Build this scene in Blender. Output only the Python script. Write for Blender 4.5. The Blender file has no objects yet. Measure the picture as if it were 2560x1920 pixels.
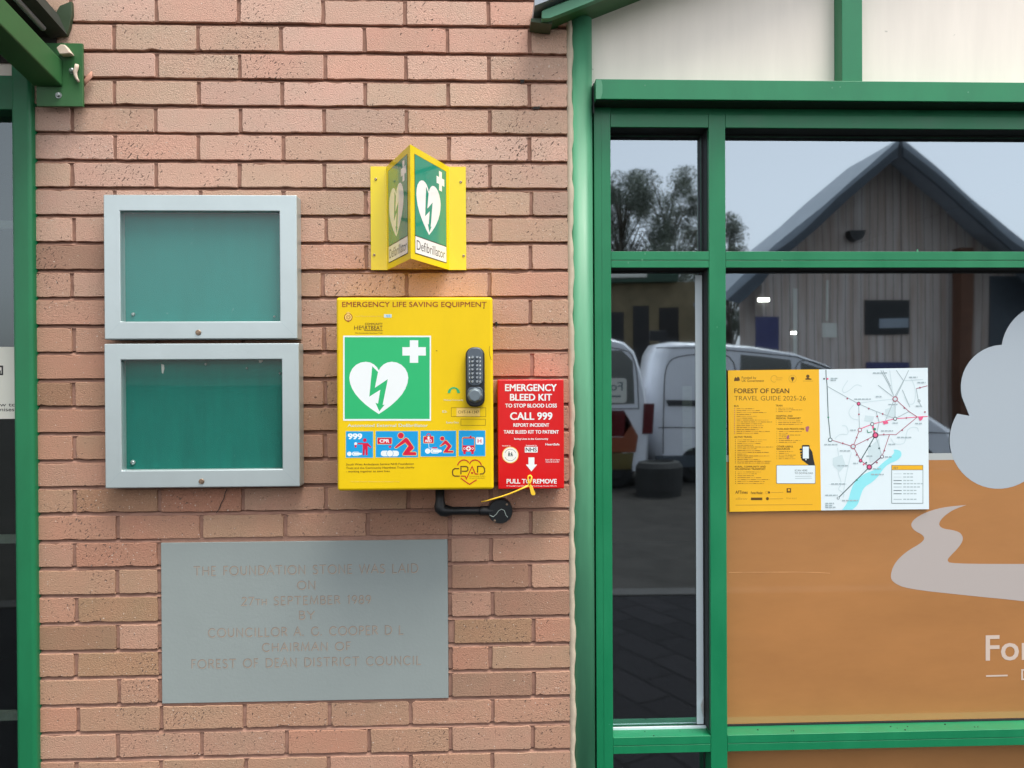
import bpy, bmesh, math, random
from mathutils import Vector, Matrix
R = math.radians
random.seed(7)
scene = bpy.context.scene
COL = scene.collection

# ------------------------------------------------------------------ camera
CAMZ = 1.55                       # eye height; the ground is z = 0, the brick face is y = 0
F, D, YAW, PITCH, ROLL = 1923.0, 2.11815, 0.0343967, -0.0058021, -0.00520747
fw = Vector((math.sin(YAW)*math.cos(PITCH), math.cos(YAW)*math.cos(PITCH), math.sin(PITCH)))
r0 = Vector((math.cos(YAW), -math.sin(YAW), 0)); u0 = r0.cross(fw)
RT = r0*math.cos(ROLL) + u0*math.sin(ROLL)
UP = -r0*math.sin(ROLL) + u0*math.cos(ROLL)
CAMP = Vector((0, -D, CAMZ))
cd = bpy.data.cameras.new('camera'); cam = bpy.data.objects.new('camera', cd); COL.objects.link(cam)
m3 = Matrix((RT, UP, -fw)).transposed()
cam.matrix_world = Matrix.Translation(CAMP) @ m3.to_4x4()
cd.sensor_fit = 'HORIZONTAL'; cd.sensor_width = 36.0; cd.lens = 36.0*F/2560.0
cd.clip_start = 0.02; cd.clip_end = 2000
scene.camera = cam

# ------------------------------------------------------------------ world, sun, exposure
SUN_EL, SUN_AZ = R(68), R(136)     # azimuth clockwise from +y: the sun stands behind the camera
w = bpy.data.worlds.new("World"); scene.world = w; w.use_nodes = True
nt = w.node_tree; nt.nodes.clear()
sky = nt.nodes.new('ShaderNodeTexSky'); sky.sky_type = 'NISHITA'; sky.sun_disc = False
sky.sun_elevation = SUN_EL; sky.sun_rotation = SUN_AZ
sky.air_density = 1.0; sky.dust_density = 2.0; sky.ozone_density = 1.0
hs = nt.nodes.new('ShaderNodeHueSaturation'); hs.inputs['Saturation'].default_value = 0.15
bg = nt.nodes.new('ShaderNodeBackground'); bg.inputs['Strength'].default_value = 0.12
wo = nt.nodes.new('ShaderNodeOutputWorld')
nt.links.new(sky.outputs[0], hs.inputs['Color']); nt.links.new(hs.outputs[0], bg.inputs['Color']); nt.links.new(bg.outputs[0], wo.inputs[0])
sd = bpy.data.lights.new('sun', 'SUN'); sd.energy = 1.4; sd.angle = R(30); sd.color = (1.0, 0.94, 0.84)
sun = bpy.data.objects.new('sun', sd); COL.objects.link(sun)
sv = Vector((math.sin(SUN_AZ)*math.cos(SUN_EL), math.cos(SUN_AZ)*math.cos(SUN_EL), math.sin(SUN_EL)))
sun.rotation_euler = sv.to_track_quat('Z', 'Y').to_euler()
scene.view_settings.view_transform = 'Standard'; scene.view_settings.look = 'None'
scene.view_settings.gamma = 1.0; scene.view_settings.exposure = 1.46
scene.view_settings.use_curve_mapping = False
scene.render.engine = 'CYCLES'
scene.cycles.max_bounces = 8; scene.cycles.transparent_max_bounces = 12
scene.cycles.caustics_reflective = False; scene.cycles.caustics_refractive = False

# ------------------------------------------------------------------ measuring helpers
def ray(px, py):
    return fw + RT*((px-1280)/F) - UP*((py-960)/F)
def at(px, py, y=0.0):
    """point of the plane y that stands at this place of the photograph"""
    d = ray(px, py); t = (y + D)/d.y
    return CAMP + d*t
GY = 0.09                          # glass plane of the right-hand window
def mir(px, py, dist):
    """point in front of the window whose mirror image lies dist metres from the camera"""
    p = at(px, py, dist - D); p.y = 2*GY - p.y
    return p
def X(px, py, y=0.0): return at(px, py, y).x
def Z(px, py, y=0.0): return at(px, py, y).z

# ------------------------------------------------------------------ materials
def lin(c):
    out = []
    for v in c:
        v = v/255.0
        out.append(v/12.92 if v <= .04045 else ((v+.055)/1.055)**2.4)
    return tuple(out)
def S(r, g, b, k=1.0):
    """albedo from a display colour, k = brightness factor"""
    return tuple(min(.95, v*k) for v in lin((r, g, b)))
class NT:
    def __init__(s, m):
        m.use_nodes = True; s.t = m.node_tree; s.t.nodes.clear()
    def n(s, typ, **kw):
        nd = s.t.nodes.new(typ)
        for k, v in kw.items():
            if k.startswith('i_'):
                nd.inputs[k[2:].replace('_', ' ')].default_value = v
            else: setattr(nd, k, v)
        return nd
    def l(s, a, b): s.t.links.new(a, b)
def tn(c, *k):
    return tuple(min(.95, a*b) for a, b in zip(c, k))
def rgba(c): return (c[0], c[1], c[2], 1.0)
def mat(name, col, rough=.5, metal=0.0, coat=0.0, spec=.5, var=.06, vscale=6.0, streak=None,
        bump=0.0, bscale=150.0, speck=None, sscale=120.0, sthr=.68, rvar=0.0, emit=0.0, coatrough=.05):
    m = bpy.data.materials.new(name); T = NT(m)
    b = T.n('ShaderNodeBsdfPrincipled'); o = T.n('ShaderNodeOutputMaterial'); T.l(b.outputs[0], o.inputs[0])
    b.inputs['Base Color'].default_value = rgba(col); b.inputs['Roughness'].default_value = rough
    b.inputs['Metallic'].default_value = metal; b.inputs['Coat Weight'].default_value = coat
    b.inputs['Coat Roughness'].default_value = coatrough; b.inputs['Specular IOR Level'].default_value = spec
    tc = T.n('ShaderNodeTexCoord'); src = tc.outputs['Object']
    out = None
    if var > 0:
        mp = T.n('ShaderNodeMapping'); T.l(src, mp.inputs[0])
        if streak: mp.inputs['Scale'].default_value = streak
        nz = T.n('ShaderNodeTexNoise'); nz.inputs['Scale'].default_value = vscale; nz.inputs['Detail'].default_value = 5
        nz.inputs['Roughness'].default_value = .65
        T.l(mp.outputs[0], nz.inputs['Vector'])
        rp = T.n('ShaderNodeMapRange'); rp.inputs['From Min'].default_value = .3; rp.inputs['From Max'].default_value = .7
        rp.inputs['To Min'].default_value = 1-var; rp.inputs['To Max'].default_value = 1+var
        T.l(nz.outputs['Fac'], rp.inputs[0])
        mx = T.n('ShaderNodeVectorMath', operation='SCALE'); mx.inputs[0].default_value = col
        T.l(rp.outputs[0], mx.inputs['Scale']); out = mx.outputs[0]
        if rvar > 0:
            r2 = T.n('ShaderNodeMapRange'); r2.inputs['From Min'].default_value = .3; r2.inputs['From Max'].default_value = .7
            r2.inputs['To Min'].default_value = max(.02, rough-rvar); r2.inputs['To Max'].default_value = rough+rvar
            T.l(nz.outputs['Fac'], r2.inputs[0]); T.l(r2.outputs[0], b.inputs['Roughness'])
    if speck:
        n2 = T.n('ShaderNodeTexNoise'); n2.inputs['Scale'].default_value = sscale; n2.inputs['Detail'].default_value = 2
        T.l(src, n2.inputs['Vector'])
        r3 = T.n('ShaderNodeMapRange'); r3.inputs['From Min'].default_value = sthr; r3.inputs['From Max'].default_value = sthr+.04
        T.l(n2.outputs['Fac'], r3.inputs[0])
        mc = T.n('ShaderNodeMix', data_type='RGBA'); T.l(r3.outputs[0], mc.inputs[0])
        if out is not None: T.l(out, mc.inputs[6])
        else: mc.inputs[6].default_value = rgba(col)
        mc.inputs[7].default_value = rgba(speck); out = mc.outputs[2]
    if out is not None: T.l(out, b.inputs['Base Color'])
    if bump > 0:
        n3 = T.n('ShaderNodeTexNoise'); n3.inputs['Scale'].default_value = bscale; n3.inputs['Detail'].default_value = 4
        T.l(src, n3.inputs['Vector'])
        bp = T.n('ShaderNodeBump'); bp.inputs['Strength'].default_value = 1.0; bp.inputs['Distance'].default_value = bump
        T.l(n3.outputs['Fac'], bp.inputs['Height']); T.l(bp.outputs[0], b.inputs['Normal'])
    if emit > 0:
        b.inputs['Emission Color'].default_value = rgba(col); b.inputs['Emission Strength'].default_value = emit
    return m
def brick_mat():
    m = bpy.data.materials.new('brick'); T = NT(m)
    b = T.n('ShaderNodeBsdfPrincipled'); o = T.n('ShaderNodeOutputMaterial'); T.l(b.outputs[0], o.inputs[0])
    b.inputs['Roughness'].default_value = .82; b.inputs['Specular IOR Level'].default_value = .3
    tc = T.n('ShaderNodeTexCoord'); src = tc.outputs['Object']
    at_ = T.n('ShaderNodeAttribute', attribute_name='tone')
    nz = T.n('ShaderNodeTexNoise', i_Scale=11.0, i_Detail=4.0); T.l(src, nz.inputs['Vector'])
    mr = T.n('ShaderNodeMapRange', i_From_Min=.3, i_From_Max=.7, i_To_Min=0.0, i_To_Max=1.0); T.l(nz.outputs['Fac'], mr.inputs[0])
    tint = T.n('ShaderNodeMix', data_type='RGBA'); T.l(mr.outputs[0], tint.inputs[0])
    tint.inputs[6].default_value = (1.05, .985, .97, 1); tint.inputs[7].default_value = (.95, .99, .97, 1)
    mu = T.n('ShaderNodeMix', data_type='RGBA', blend_type='MULTIPLY'); mu.inputs[0].default_value = 1
    T.l(at_.outputs['Color'], mu.inputs[6]); T.l(tint.outputs[2], mu.inputs[7])
    # fine grain
    n4 = T.n('ShaderNodeTexNoise', i_Scale=300.0, i_Detail=3.0); T.l(src, n4.inputs['Vector'])
    g = T.n('ShaderNodeMapRange', i_From_Min=.3, i_From_Max=.7, i_To_Min=.88, i_To_Max=1.1); T.l(n4.outputs['Fac'], g.inputs[0])
    sc = T.n('ShaderNodeVectorMath', operation='SCALE'); T.l(mu.outputs[2], sc.inputs[0]); T.l(g.outputs[0], sc.inputs['Scale'])
    # dark slanting drag marks and pits
    mr0 = T.n('ShaderNodeMapping'); mr0.inputs['Rotation'].default_value = (0, R(52), 0); T.l(src, mr0.inputs[0])
    mp = T.n('ShaderNodeMapping'); mp.inputs['Scale'].default_value = (95, 150, 230); T.l(mr0.outputs[0], mp.inputs[0])
    n2 = T.n('ShaderNodeTexNoise', i_Scale=1.0, i_Detail=1.5); T.l(mp.outputs[0], n2.inputs['Vector'])
    nd = T.n('ShaderNodeTexNoise', i_Scale=4.0, i_Detail=1.0); T.l(src, nd.inputs['Vector'])
    sm = T.n('ShaderNodeMath', operation='MULTIPLY_ADD'); T.l(nd.outputs['Fac'], sm.inputs[0]); sm.inputs[1].default_value = .28; T.l(n2.outputs['Fac'], sm.inputs[2])
    r3 = T.n('ShaderNodeMapRange', i_From_Min=.815, i_From_Max=.875); T.l(sm.outputs[0], r3.inputs[0])
    mc = T.n('ShaderNodeMix', data_type='RGBA'); T.l(r3.outputs[0], mc.inputs[0]); T.l(sc.outputs[0], mc.inputs[6])
    mc.inputs[7].default_value = (.18, .125, .10, 1)
    # a few pale grains
    n5 = T.n('ShaderNodeTexNoise', i_Scale=170.0, i_Detail=1.0); T.l(src, n5.inputs['Vector'])
    r5 = T.n('ShaderNodeMapRange', i_From_Min=.715, i_From_Max=.75); T.l(n5.outputs['Fac'], r5.inputs[0])
    mw = T.n('ShaderNodeMix', data_type='RGBA'); T.l(r5.outputs[0], mw.inputs[0]); T.l(mc.outputs[2], mw.inputs[6])
    mw.inputs[7].default_value = (.62, .52, .44, 1)
    T.l(mw.outputs[2], b.inputs['Base Color'])
    ad = T.n('ShaderNodeMath', operation='SUBTRACT'); T.l(n4.outputs['Fac'], ad.inputs[0]); T.l(r3.outputs[0], ad.inputs[1])
    bp = T.n('ShaderNodeBump', i_Distance=.002); T.l(ad.outputs[0], bp.inputs['Height']); T.l(bp.outputs[0], b.inputs['Normal'])
    return m
def glass_mat(name, ior=4.3, tint=(.80, .84, .84), refl=(.72, .84, .95)):
    m = bpy.data.materials.new(name); T = NT(m)
    o = T.n('ShaderNodeOutputMaterial'); mx = T.n('ShaderNodeMixShader'); T.l(mx.outputs[0], o.inputs[0])
    tr = T.n('ShaderNodeBsdfTransparent'); tr.inputs[0].default_value = rgba(tint)
    gl = T.n('ShaderNodeBsdfGlossy'); gl.inputs['Color'].default_value = rgba(refl); gl.inputs['Roughness'].default_value = 0.022
    tc = T.n('ShaderNodeTexCoord'); wv = T.n('ShaderNodeTexNoise', i_Scale=2.2, i_Detail=1.0); T.l(tc.outputs['Object'], wv.inputs['Vector'])
    bp = T.n('ShaderNodeBump', i_Strength=1.0, i_Distance=.0006); T.l(wv.outputs['Fac'], bp.inputs['Height']); T.l(bp.outputs[0], gl.inputs['Normal'])   # panes are never quite flat
    fr = T.n('ShaderNodeFresnel'); fr.inputs[0].default_value = ior
    ge = T.n('ShaderNodeNewGeometry'); om = T.n('ShaderNodeMath', operation='SUBTRACT'); om.inputs[0].default_value = 1.0; T.l(ge.outputs['Backfacing'], om.inputs[1])
    mf = T.n('ShaderNodeMath', operation='MULTIPLY'); T.l(fr.outputs[0], mf.inputs[0]); T.l(om.outputs[0], mf.inputs[1])   # the coating sits on the outer face
    T.l(mf.outputs[0], mx.inputs[0]); T.l(tr.outputs[0], mx.inputs[1]); T.l(gl.outputs[0], mx.inputs[2])
    return m
def clear_mat(name, tint=(1, 1, 1)):
    m = bpy.data.materials.new(name); T = NT(m)
    o = T.n('ShaderNodeOutputMaterial'); tr = T.n('ShaderNodeBsdfTransparent'); tr.inputs[0].default_value = rgba(tint)
    T.l(tr.outputs[0], o.inputs[0]); return m
def film_mat(name, col, alpha, rough=.35):
    m = bpy.data.materials.new(name); T = NT(m)
    o = T.n('ShaderNodeOutputMaterial'); mx = T.n('ShaderNodeMixShader'); T.l(mx.outputs[0], o.inputs[0])
    tr = T.n('ShaderNodeBsdfTransparent'); b = T.n('ShaderNodeBsdfPrincipled')
    b.inputs['Base Color'].default_value = rgba(col); b.inputs['Roughness'].default_value = rough
    mx.inputs[0].default_value = alpha
    T.l(tr.outputs[0], mx.inputs[1]); T.l(b.outputs[0], mx.inputs[2]); return m
def board_mat(name, c1, c2, scale=(18, 18, .5), rough=.85):
    """vertical boards with uneven weathering"""
    m = bpy.data.materials.new(name); T = NT(m)
    b = T.n('ShaderNodeBsdfPrincipled'); o = T.n('ShaderNodeOutputMaterial'); T.l(b.outputs[0], o.inputs[0])
    b.inputs['Roughness'].default_value = rough
    tc = T.n('ShaderNodeTexCoord'); mp = T.n('ShaderNodeMapping'); mp.inputs['Scale'].default_value = scale
    T.l(tc.outputs['Object'], mp.inputs[0])
    nz = T.n('ShaderNodeTexNoise', i_Scale=1.0, i_Detail=6.0, i_Roughness=.7); T.l(mp.outputs[0], nz.inputs['Vector'])
    mr = T.n('ShaderNodeMapRange', i_From_Min=.3, i_From_Max=.7); T.l(nz.outputs['Fac'], mr.inputs[0])
    mx = T.n('ShaderNodeMix', data_type='RGBA'); T.l(mr.outputs[0], mx.inputs[0])
    mx.inputs[6].default_value = rgba(c1); mx.inputs[7].default_value = rgba(c2)
    sx = T.n('ShaderNodeSeparateXYZ'); T.l(tc.outputs['Object'], sx.inputs[0])
    md = T.n('ShaderNodeMath', operation='MODULO'); T.l(sx.outputs[0], md.inputs[0]); md.inputs[1].default_value = .15
    ab = T.n('ShaderNodeMath', operation='ABSOLUTE'); T.l(md.outputs[0], ab.inputs[0])
    lt = T.n('ShaderNodeMath', operation='LESS_THAN'); T.l(ab.outputs[0], lt.inputs[0]); lt.inputs[1].default_value = .012
    m2 = T.n('ShaderNodeMix', data_type='RGBA'); T.l(lt.outputs[0], m2.inputs[0]); T.l(mx.outputs[2], m2.inputs[6])
    m2.inputs[7].default_value = (.16, .14, .13, 1); T.l(m2.outputs[2], b.inputs['Base Color'])
    return m

K = 0.92
M = {}
M['brick'] = brick_mat()
M['mortar'] = mat('mortar', tn(S(172, 146, 136, 1.1), 0.736, 0.607, 0.534), .9, var=.16, vscale=30, bump=.0012, bscale=260, spec=.2)
M['green'] = mat('window_green_paint', tn(S(26, 136, 100, 1.18), 0.662, 0.684, 0.547), .38, var=.10, vscale=5, rvar=.1, streak=(2, 2, .8), speck=S(70, 150, 120), sscale=60, sthr=.76)
M['greenpost'] = mat('chalky_green_paint', tn(S(84, 152, 122, 1.12), 0.724, 0.766, 0.686), .45, var=.14, vscale=4, streak=(6, 6, .7), rvar=.1)
M['greenbeam'] = mat('canopy_green_paint', tn(S(58, 118, 74, 1.1), 0.72, 0.66, 0.56), .45, var=.14, vscale=7)
M['greenleft'] = mat('left_post_green_paint', tn(S(40, 134, 104, 1.05), 0.375, 0.686, 0.464), .42, var=.14, vscale=3, streak=(2, 2, .8))
M['greenverge'] = mat('verge_green_paint', tn(S(78, 142, 118, 1.1), 0.85, 0.88, 0.75), .45, var=.12, vscale=6)
M['sealant'] = mat('beige_sealant', tn(S(196, 184, 168, K), 1.0, 0.98, 0.92), .7, var=.12, vscale=20, bump=.001, bscale=60)
M['cream'] = mat('cream_panel', tn(S(222, 222, 218, 1.12), 1.056, 0.969, 0.912), .55, var=.05, vscale=2.5, streak=(5, 5, .6), speck=S(170, 165, 155), sscale=30, sthr=.77)
M['alu'] = mat('anodised_aluminium', tn(S(190, 206, 220), 1.013, 0.974, 0.864), .4, metal=.6, var=.04, vscale=8)
M['soffitshade'] = mat('painted_soffit_shade', (.004, .012, .008), .7, var=0)  # near-black green that paints the shade under the beam
M['darkgap'] = mat('gasket_and_shade_black', (.012, .014, .016), .6, var=0)  # black of the gaskets, also of the painted reveal shade
M['felt'] = mat('board_felt', tn(S(40, 150, 154, .95), 0.552, 0.782, 0.666), .9, var=.06, vscale=5, streak=(5, 5, .8), bump=.0005, bscale=500, speck=S(120, 165, 160), sscale=45, sthr=.73)
M['felt2'] = mat('board_felt_deep', tn(S(4, 150, 145, .9), 0.288, 0.604, 0.514), .9, var=.12, vscale=5, streak=(5, 5, .6), bump=.0005, bscale=500, speck=S(90, 150, 142), sscale=45, sthr=.74)
M['acrylic'] = glass_mat('noticeboard_glazing', 1.55, (.93, .95, .95), (1, 1, 1))
M['glass'] = glass_mat('coated_glass')
M['glassplain'] = glass_mat('plain_glass', 2.1, (.72, .78, .78), (.8, .93, 1.0))
M['clear'] = clear_mat('glass_edge', (.93, .96, .95))
M['yellow'] = mat('yellow_powder_coat', tn(S(252, 208, 14, .94), 0.88, 0.93, 0.5), .42, spec=.3, var=.035, vscale=9, streak=(1, 1, .5))
M['yellowsign'] = mat('yellow_sign_plastic', tn(S(250, 224, 0, .92), 0.93, 0.93, 0.6), .32, coat=.35, var=.03)
M['red'] = mat('red_plastic', S(214, 4, 10, .95), .35, coat=.3, var=.03)
M['white'] = mat('white_print', S(238, 244, 246, .95), .45, var=.02)
M['black'] = mat('black_print', (.02, .02, .022), .5, var=0)
M['brownprint'] = mat('brown_print', S(146, 66, 14), .5, var=.3, vscale=60)
M['faint'] = mat('faded_print', S(226, 205, 110), .5, var=.05)
M['emgreen'] = mat('emblem_green', tn(S(58, 208, 146, .95), 0.42, 0.76, 0.58), .4, var=.03)
M['signgreen'] = mat('sign_green', S(0, 146, 122, 1.0), .18, coat=.5, coatrough=.02, var=.03)
M['signwhite'] = mat('sign_white', S(250, 253, 255, .96), .2, coat=.8, coatrough=.02, var=.02)
M['blue'] = mat('pictogram_blue', S(0, 158, 222, .95), .4, var=.03)
M['crimson'] = mat('pictogram_red', S(214, 6, 62, .95), .4, var=.03)
M['cred'] = mat('logo_red', S(190, 28, 20), .5, var=0)
M['cdark'] = mat('logo_dark', S(92, 52, 8), .5, var=0)
M['paleblue'] = mat('faded_blue_print', S(206, 222, 214), .5, var=0)
M['labelcream'] = mat('label_paper', S(242, 206, 110), .6, var=.04)
M['lockblack'] = mat('lock_black', S(30, 32, 36), .35, var=.1)
M['lockgrey'] = mat('lock_grey', S(88, 98, 108), .4, metal=.3, var=.1)
M['knob'] = mat('knob_grey', S(112, 124, 132), .42, metal=.3, var=.08)
M['chrome'] = mat('key_metal', S(170, 178, 184), .25, metal=.9, var=0)
M['stone'] = mat('slate_stone', tn(S(146, 161, 170, 1.0), 0.956, 0.895, 0.784), .6, var=.025, vscale=7, speck=S(126, 132, 132), sscale=70, sthr=.79, bump=.0003, bscale=120)
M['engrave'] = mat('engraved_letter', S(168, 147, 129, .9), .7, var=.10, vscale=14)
M['engravedark'] = mat('engraved_shaded_edge', S(120, 122, 122, 1), .7, var=.1)
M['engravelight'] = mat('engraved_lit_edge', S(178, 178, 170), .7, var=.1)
M['pipe'] = mat('black_conduit', S(24, 28, 32), .42, var=.2, vscale=12)
M['screw'] = mat('screw_metal', S(150, 130, 112), .4, metal=.7, var=.2, vscale=80)
M['bolt'] = mat('bolt_metal', S(160, 168, 168), .3, metal=.6, var=0)
M['tie'] = mat('yellow_tie', S(238, 196, 52), .45, var=.06)
M['poster_y'] = mat('poster_yellow', tn(S(246, 190, 52, .95), 1, 0.98, 0.8), .32, coat=.1, var=.05, vscale=3)
M['poster_w'] = mat('poster_white', S(226, 240, 246, .98), .32, coat=.1, var=.015)
M['ink'] = mat('poster_ink', S(96, 66, 20), .5, var=0)
M['inkmid'] = mat('poster_ink_mid', S(150, 108, 38), .5, var=0)
M['inklight'] = mat('poster_ink_light', S(200, 150, 46), .5, var=0)
M['mapgrey'] = mat('map_grey', S(168, 186, 192), .5, var=0)
M['mapdark'] = mat('map_dark', S(72, 96, 100), .5, var=0)
M['mappale'] = mat('map_pale', S(203, 222, 228), .5, var=0)
M['mappink'] = mat('map_pink', S(232, 96, 140), .5, var=0)
M['maprose'] = mat('map_rose', S(168, 96, 116), .5, var=0)
M['mapplum'] = mat('map_plum', S(88, 48, 74), .5, var=0)
M['mapcyan'] = mat('map_cyan', S(146, 228, 238), .5, var=0)
M['mapgreen'] = mat('map_green', S(48, 140, 112), .5, var=0)
M['orangefilm'] = mat('orange_window_film', tn(S(164, 128, 98, .92), 1.320, 1.040, 0.631), .22, coat=.25, coatrough=.03, var=.10, vscale=1.6, streak=(1.2, 1, 3.5))
M['frost'] = film_mat('frosted_film', S(176, 188, 198), .93)
M['frost2'] = film_mat('frosted_film_low', S(188, 180, 177), .90)
M['seam'] = mat('film_crease', S(214, 162, 112), .3, var=.2, vscale=20)
M['frostline'] = mat('film_white_edge', S(178, 184, 184), .4, var=.03)
M['lettering'] = mat('frosted_lettering', S(206, 188, 176), .4, var=.03)
M['whitebar'] = mat('white_strip', S(208, 222, 230), .45, var=.03)
M['paper'] = mat('paper', S(222, 222, 212), .7, var=.04)
M['dullpaper'] = mat('dull_paper', S(98, 104, 94), .8, var=.15, vscale=20)
M['dullink'] = mat('dull_ink', S(70, 76, 72), .8, var=0)
M['roomdark'] = mat('room_wall', S(44, 42, 40), .9, var=.3, vscale=2)
M['roomfloor'] = mat('room_floor', S(28, 28, 32), .7, var=.2, vscale=2)
M['asphalt'] = mat('asphalt', (.045, .042, .038), .95, spec=.15, var=.25, vscale=3, bump=.004, bscale=80)
M['kerb'] = mat('kerb_stone', (.05, .048, .045), .8, var=.15, vscale=8)
M['timber'] = board_mat('weathered_boards', S(168, 142, 124), S(216, 210, 205), scale=(7, 7, .35))
M['roofgrey'] = mat('grey_roof_sheet', S(150, 160, 170), .5, metal=.2, var=.08)
M['barge'] = mat('dark_verge_board', S(72, 80, 88), .6, var=.12)
M['planter'] = mat('dark_planter', S(48, 48, 46), .7, var=.15)
M['postbrown'] = mat('brown_timber_post', S(104, 70, 52), .8, var=.2)
M['sand'] = mat('sandstone_wall', S(128, 116, 90), .9, var=.25, vscale=2, bump=.01, bscale=8)
M['voiddark'] = mat('dark_opening', (.012, .013, .014), .4, var=0)
M['fasciagreen'] = mat('dark_green_fascia', S(40, 70, 54), .6, var=.15)
M['vanwhite'] = mat('white_car_paint', S(242, 244, 250), .25, coat=.6, var=.03)
M['vanglass'] = mat('vehicle_glass', S(104, 106, 102), .06, coat=.5, var=0)
M['tyre'] = mat('tyre_rubber', (.02, .02, .02), .8, var=.1)
M['rim'] = mat('wheel_rim', S(150, 154, 158), .35, metal=.7, var=0)
M['tail'] = mat('tail_light_red', S(92, 16, 20), .2, coat=.6, var=0)
M['plasticblack'] = mat('black_plastic', (.018, .018, .02), .5, var=0)
M['orange'] = mat('orange_graphic', S(140, 72, 42), .4, var=.05)
M['olive'] = mat('olive_graphic', S(104, 92, 50), .4, var=.05)
M['bark'] = mat('bark', S(104, 98, 88), .9, var=.3, vscale=4)
M['leaf'] = mat('tree_leaves', (.21, .24, .19), .6, var=.45, vscale=.7)
M['leaf2'] = mat('dark_tree_leaves', (.18, .21, .165), .6, var=.45, vscale=.7)
M['lamp'] = mat('lit_lamp', (1.0, .97, .9), .5, var=0, emit=5.0)
M['canopydark'] = mat('canopy_grime', S(38, 44, 38), .7, var=.35, vscale=25)
M['canopyolive'] = mat('gutter_olive_paint', S(56, 74, 52), .5, var=.2, vscale=12)
M['canopysheet'] = film_mat('canopy_translucent_sheet', S(160, 205, 190), .7)
M['leafdry'] = mat('dry_leaf', S(176, 128, 110), .8, var=.2, vscale=30)
M['putty'] = mat('pale_putty', S(206, 188, 172), .8, var=.08, vscale=30)
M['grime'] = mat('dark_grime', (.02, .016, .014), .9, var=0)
M['bluepanel'] = mat('blue_panel', S(64, 66, 110), .5, var=.1)
def paving_mat():
    m = bpy.data.materials.new('block_paving'); T = NT(m)
    b = T.n('ShaderNodeBsdfPrincipled'); o = T.n('ShaderNodeOutputMaterial'); T.l(b.outputs[0], o.inputs[0])
    b.inputs['Roughness'].default_value = .9; b.inputs['Specular IOR Level'].default_value = .12
    tc = T.n('ShaderNodeTexCoord'); mp = T.n('ShaderNodeMapping'); mp.inputs['Rotation'].default_value = (0, 0, R(-62)); T.l(tc.outputs['Object'], mp.inputs[0])
    br = T.n('ShaderNodeTexBrick'); T.l(mp.outputs[0], br.inputs['Vector'])
    br.inputs['Color1'].default_value = (.019, .018, .02, 1); br.inputs['Color2'].default_value = (.013, .0125, .014, 1); br.inputs['Mortar'].default_value = (.0095, .009, .010, 1)
    br.inputs['Scale'].default_value = 1.0; br.inputs['Brick Width'].default_value = .42; br.inputs['Row Height'].default_value = .21; br.inputs['Mortar Size'].default_value = .012
    T.l(br.outputs[0], b.inputs['Base Color']); return m
M['paving'] = paving_mat()

M['orangefilm'].node_tree.nodes['Principled BSDF'].inputs['Coat IOR'].default_value = 2.0
M['orangefilm'].node_tree.nodes['Principled BSDF'].inputs['Coat Weight'].default_value = .9
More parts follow.
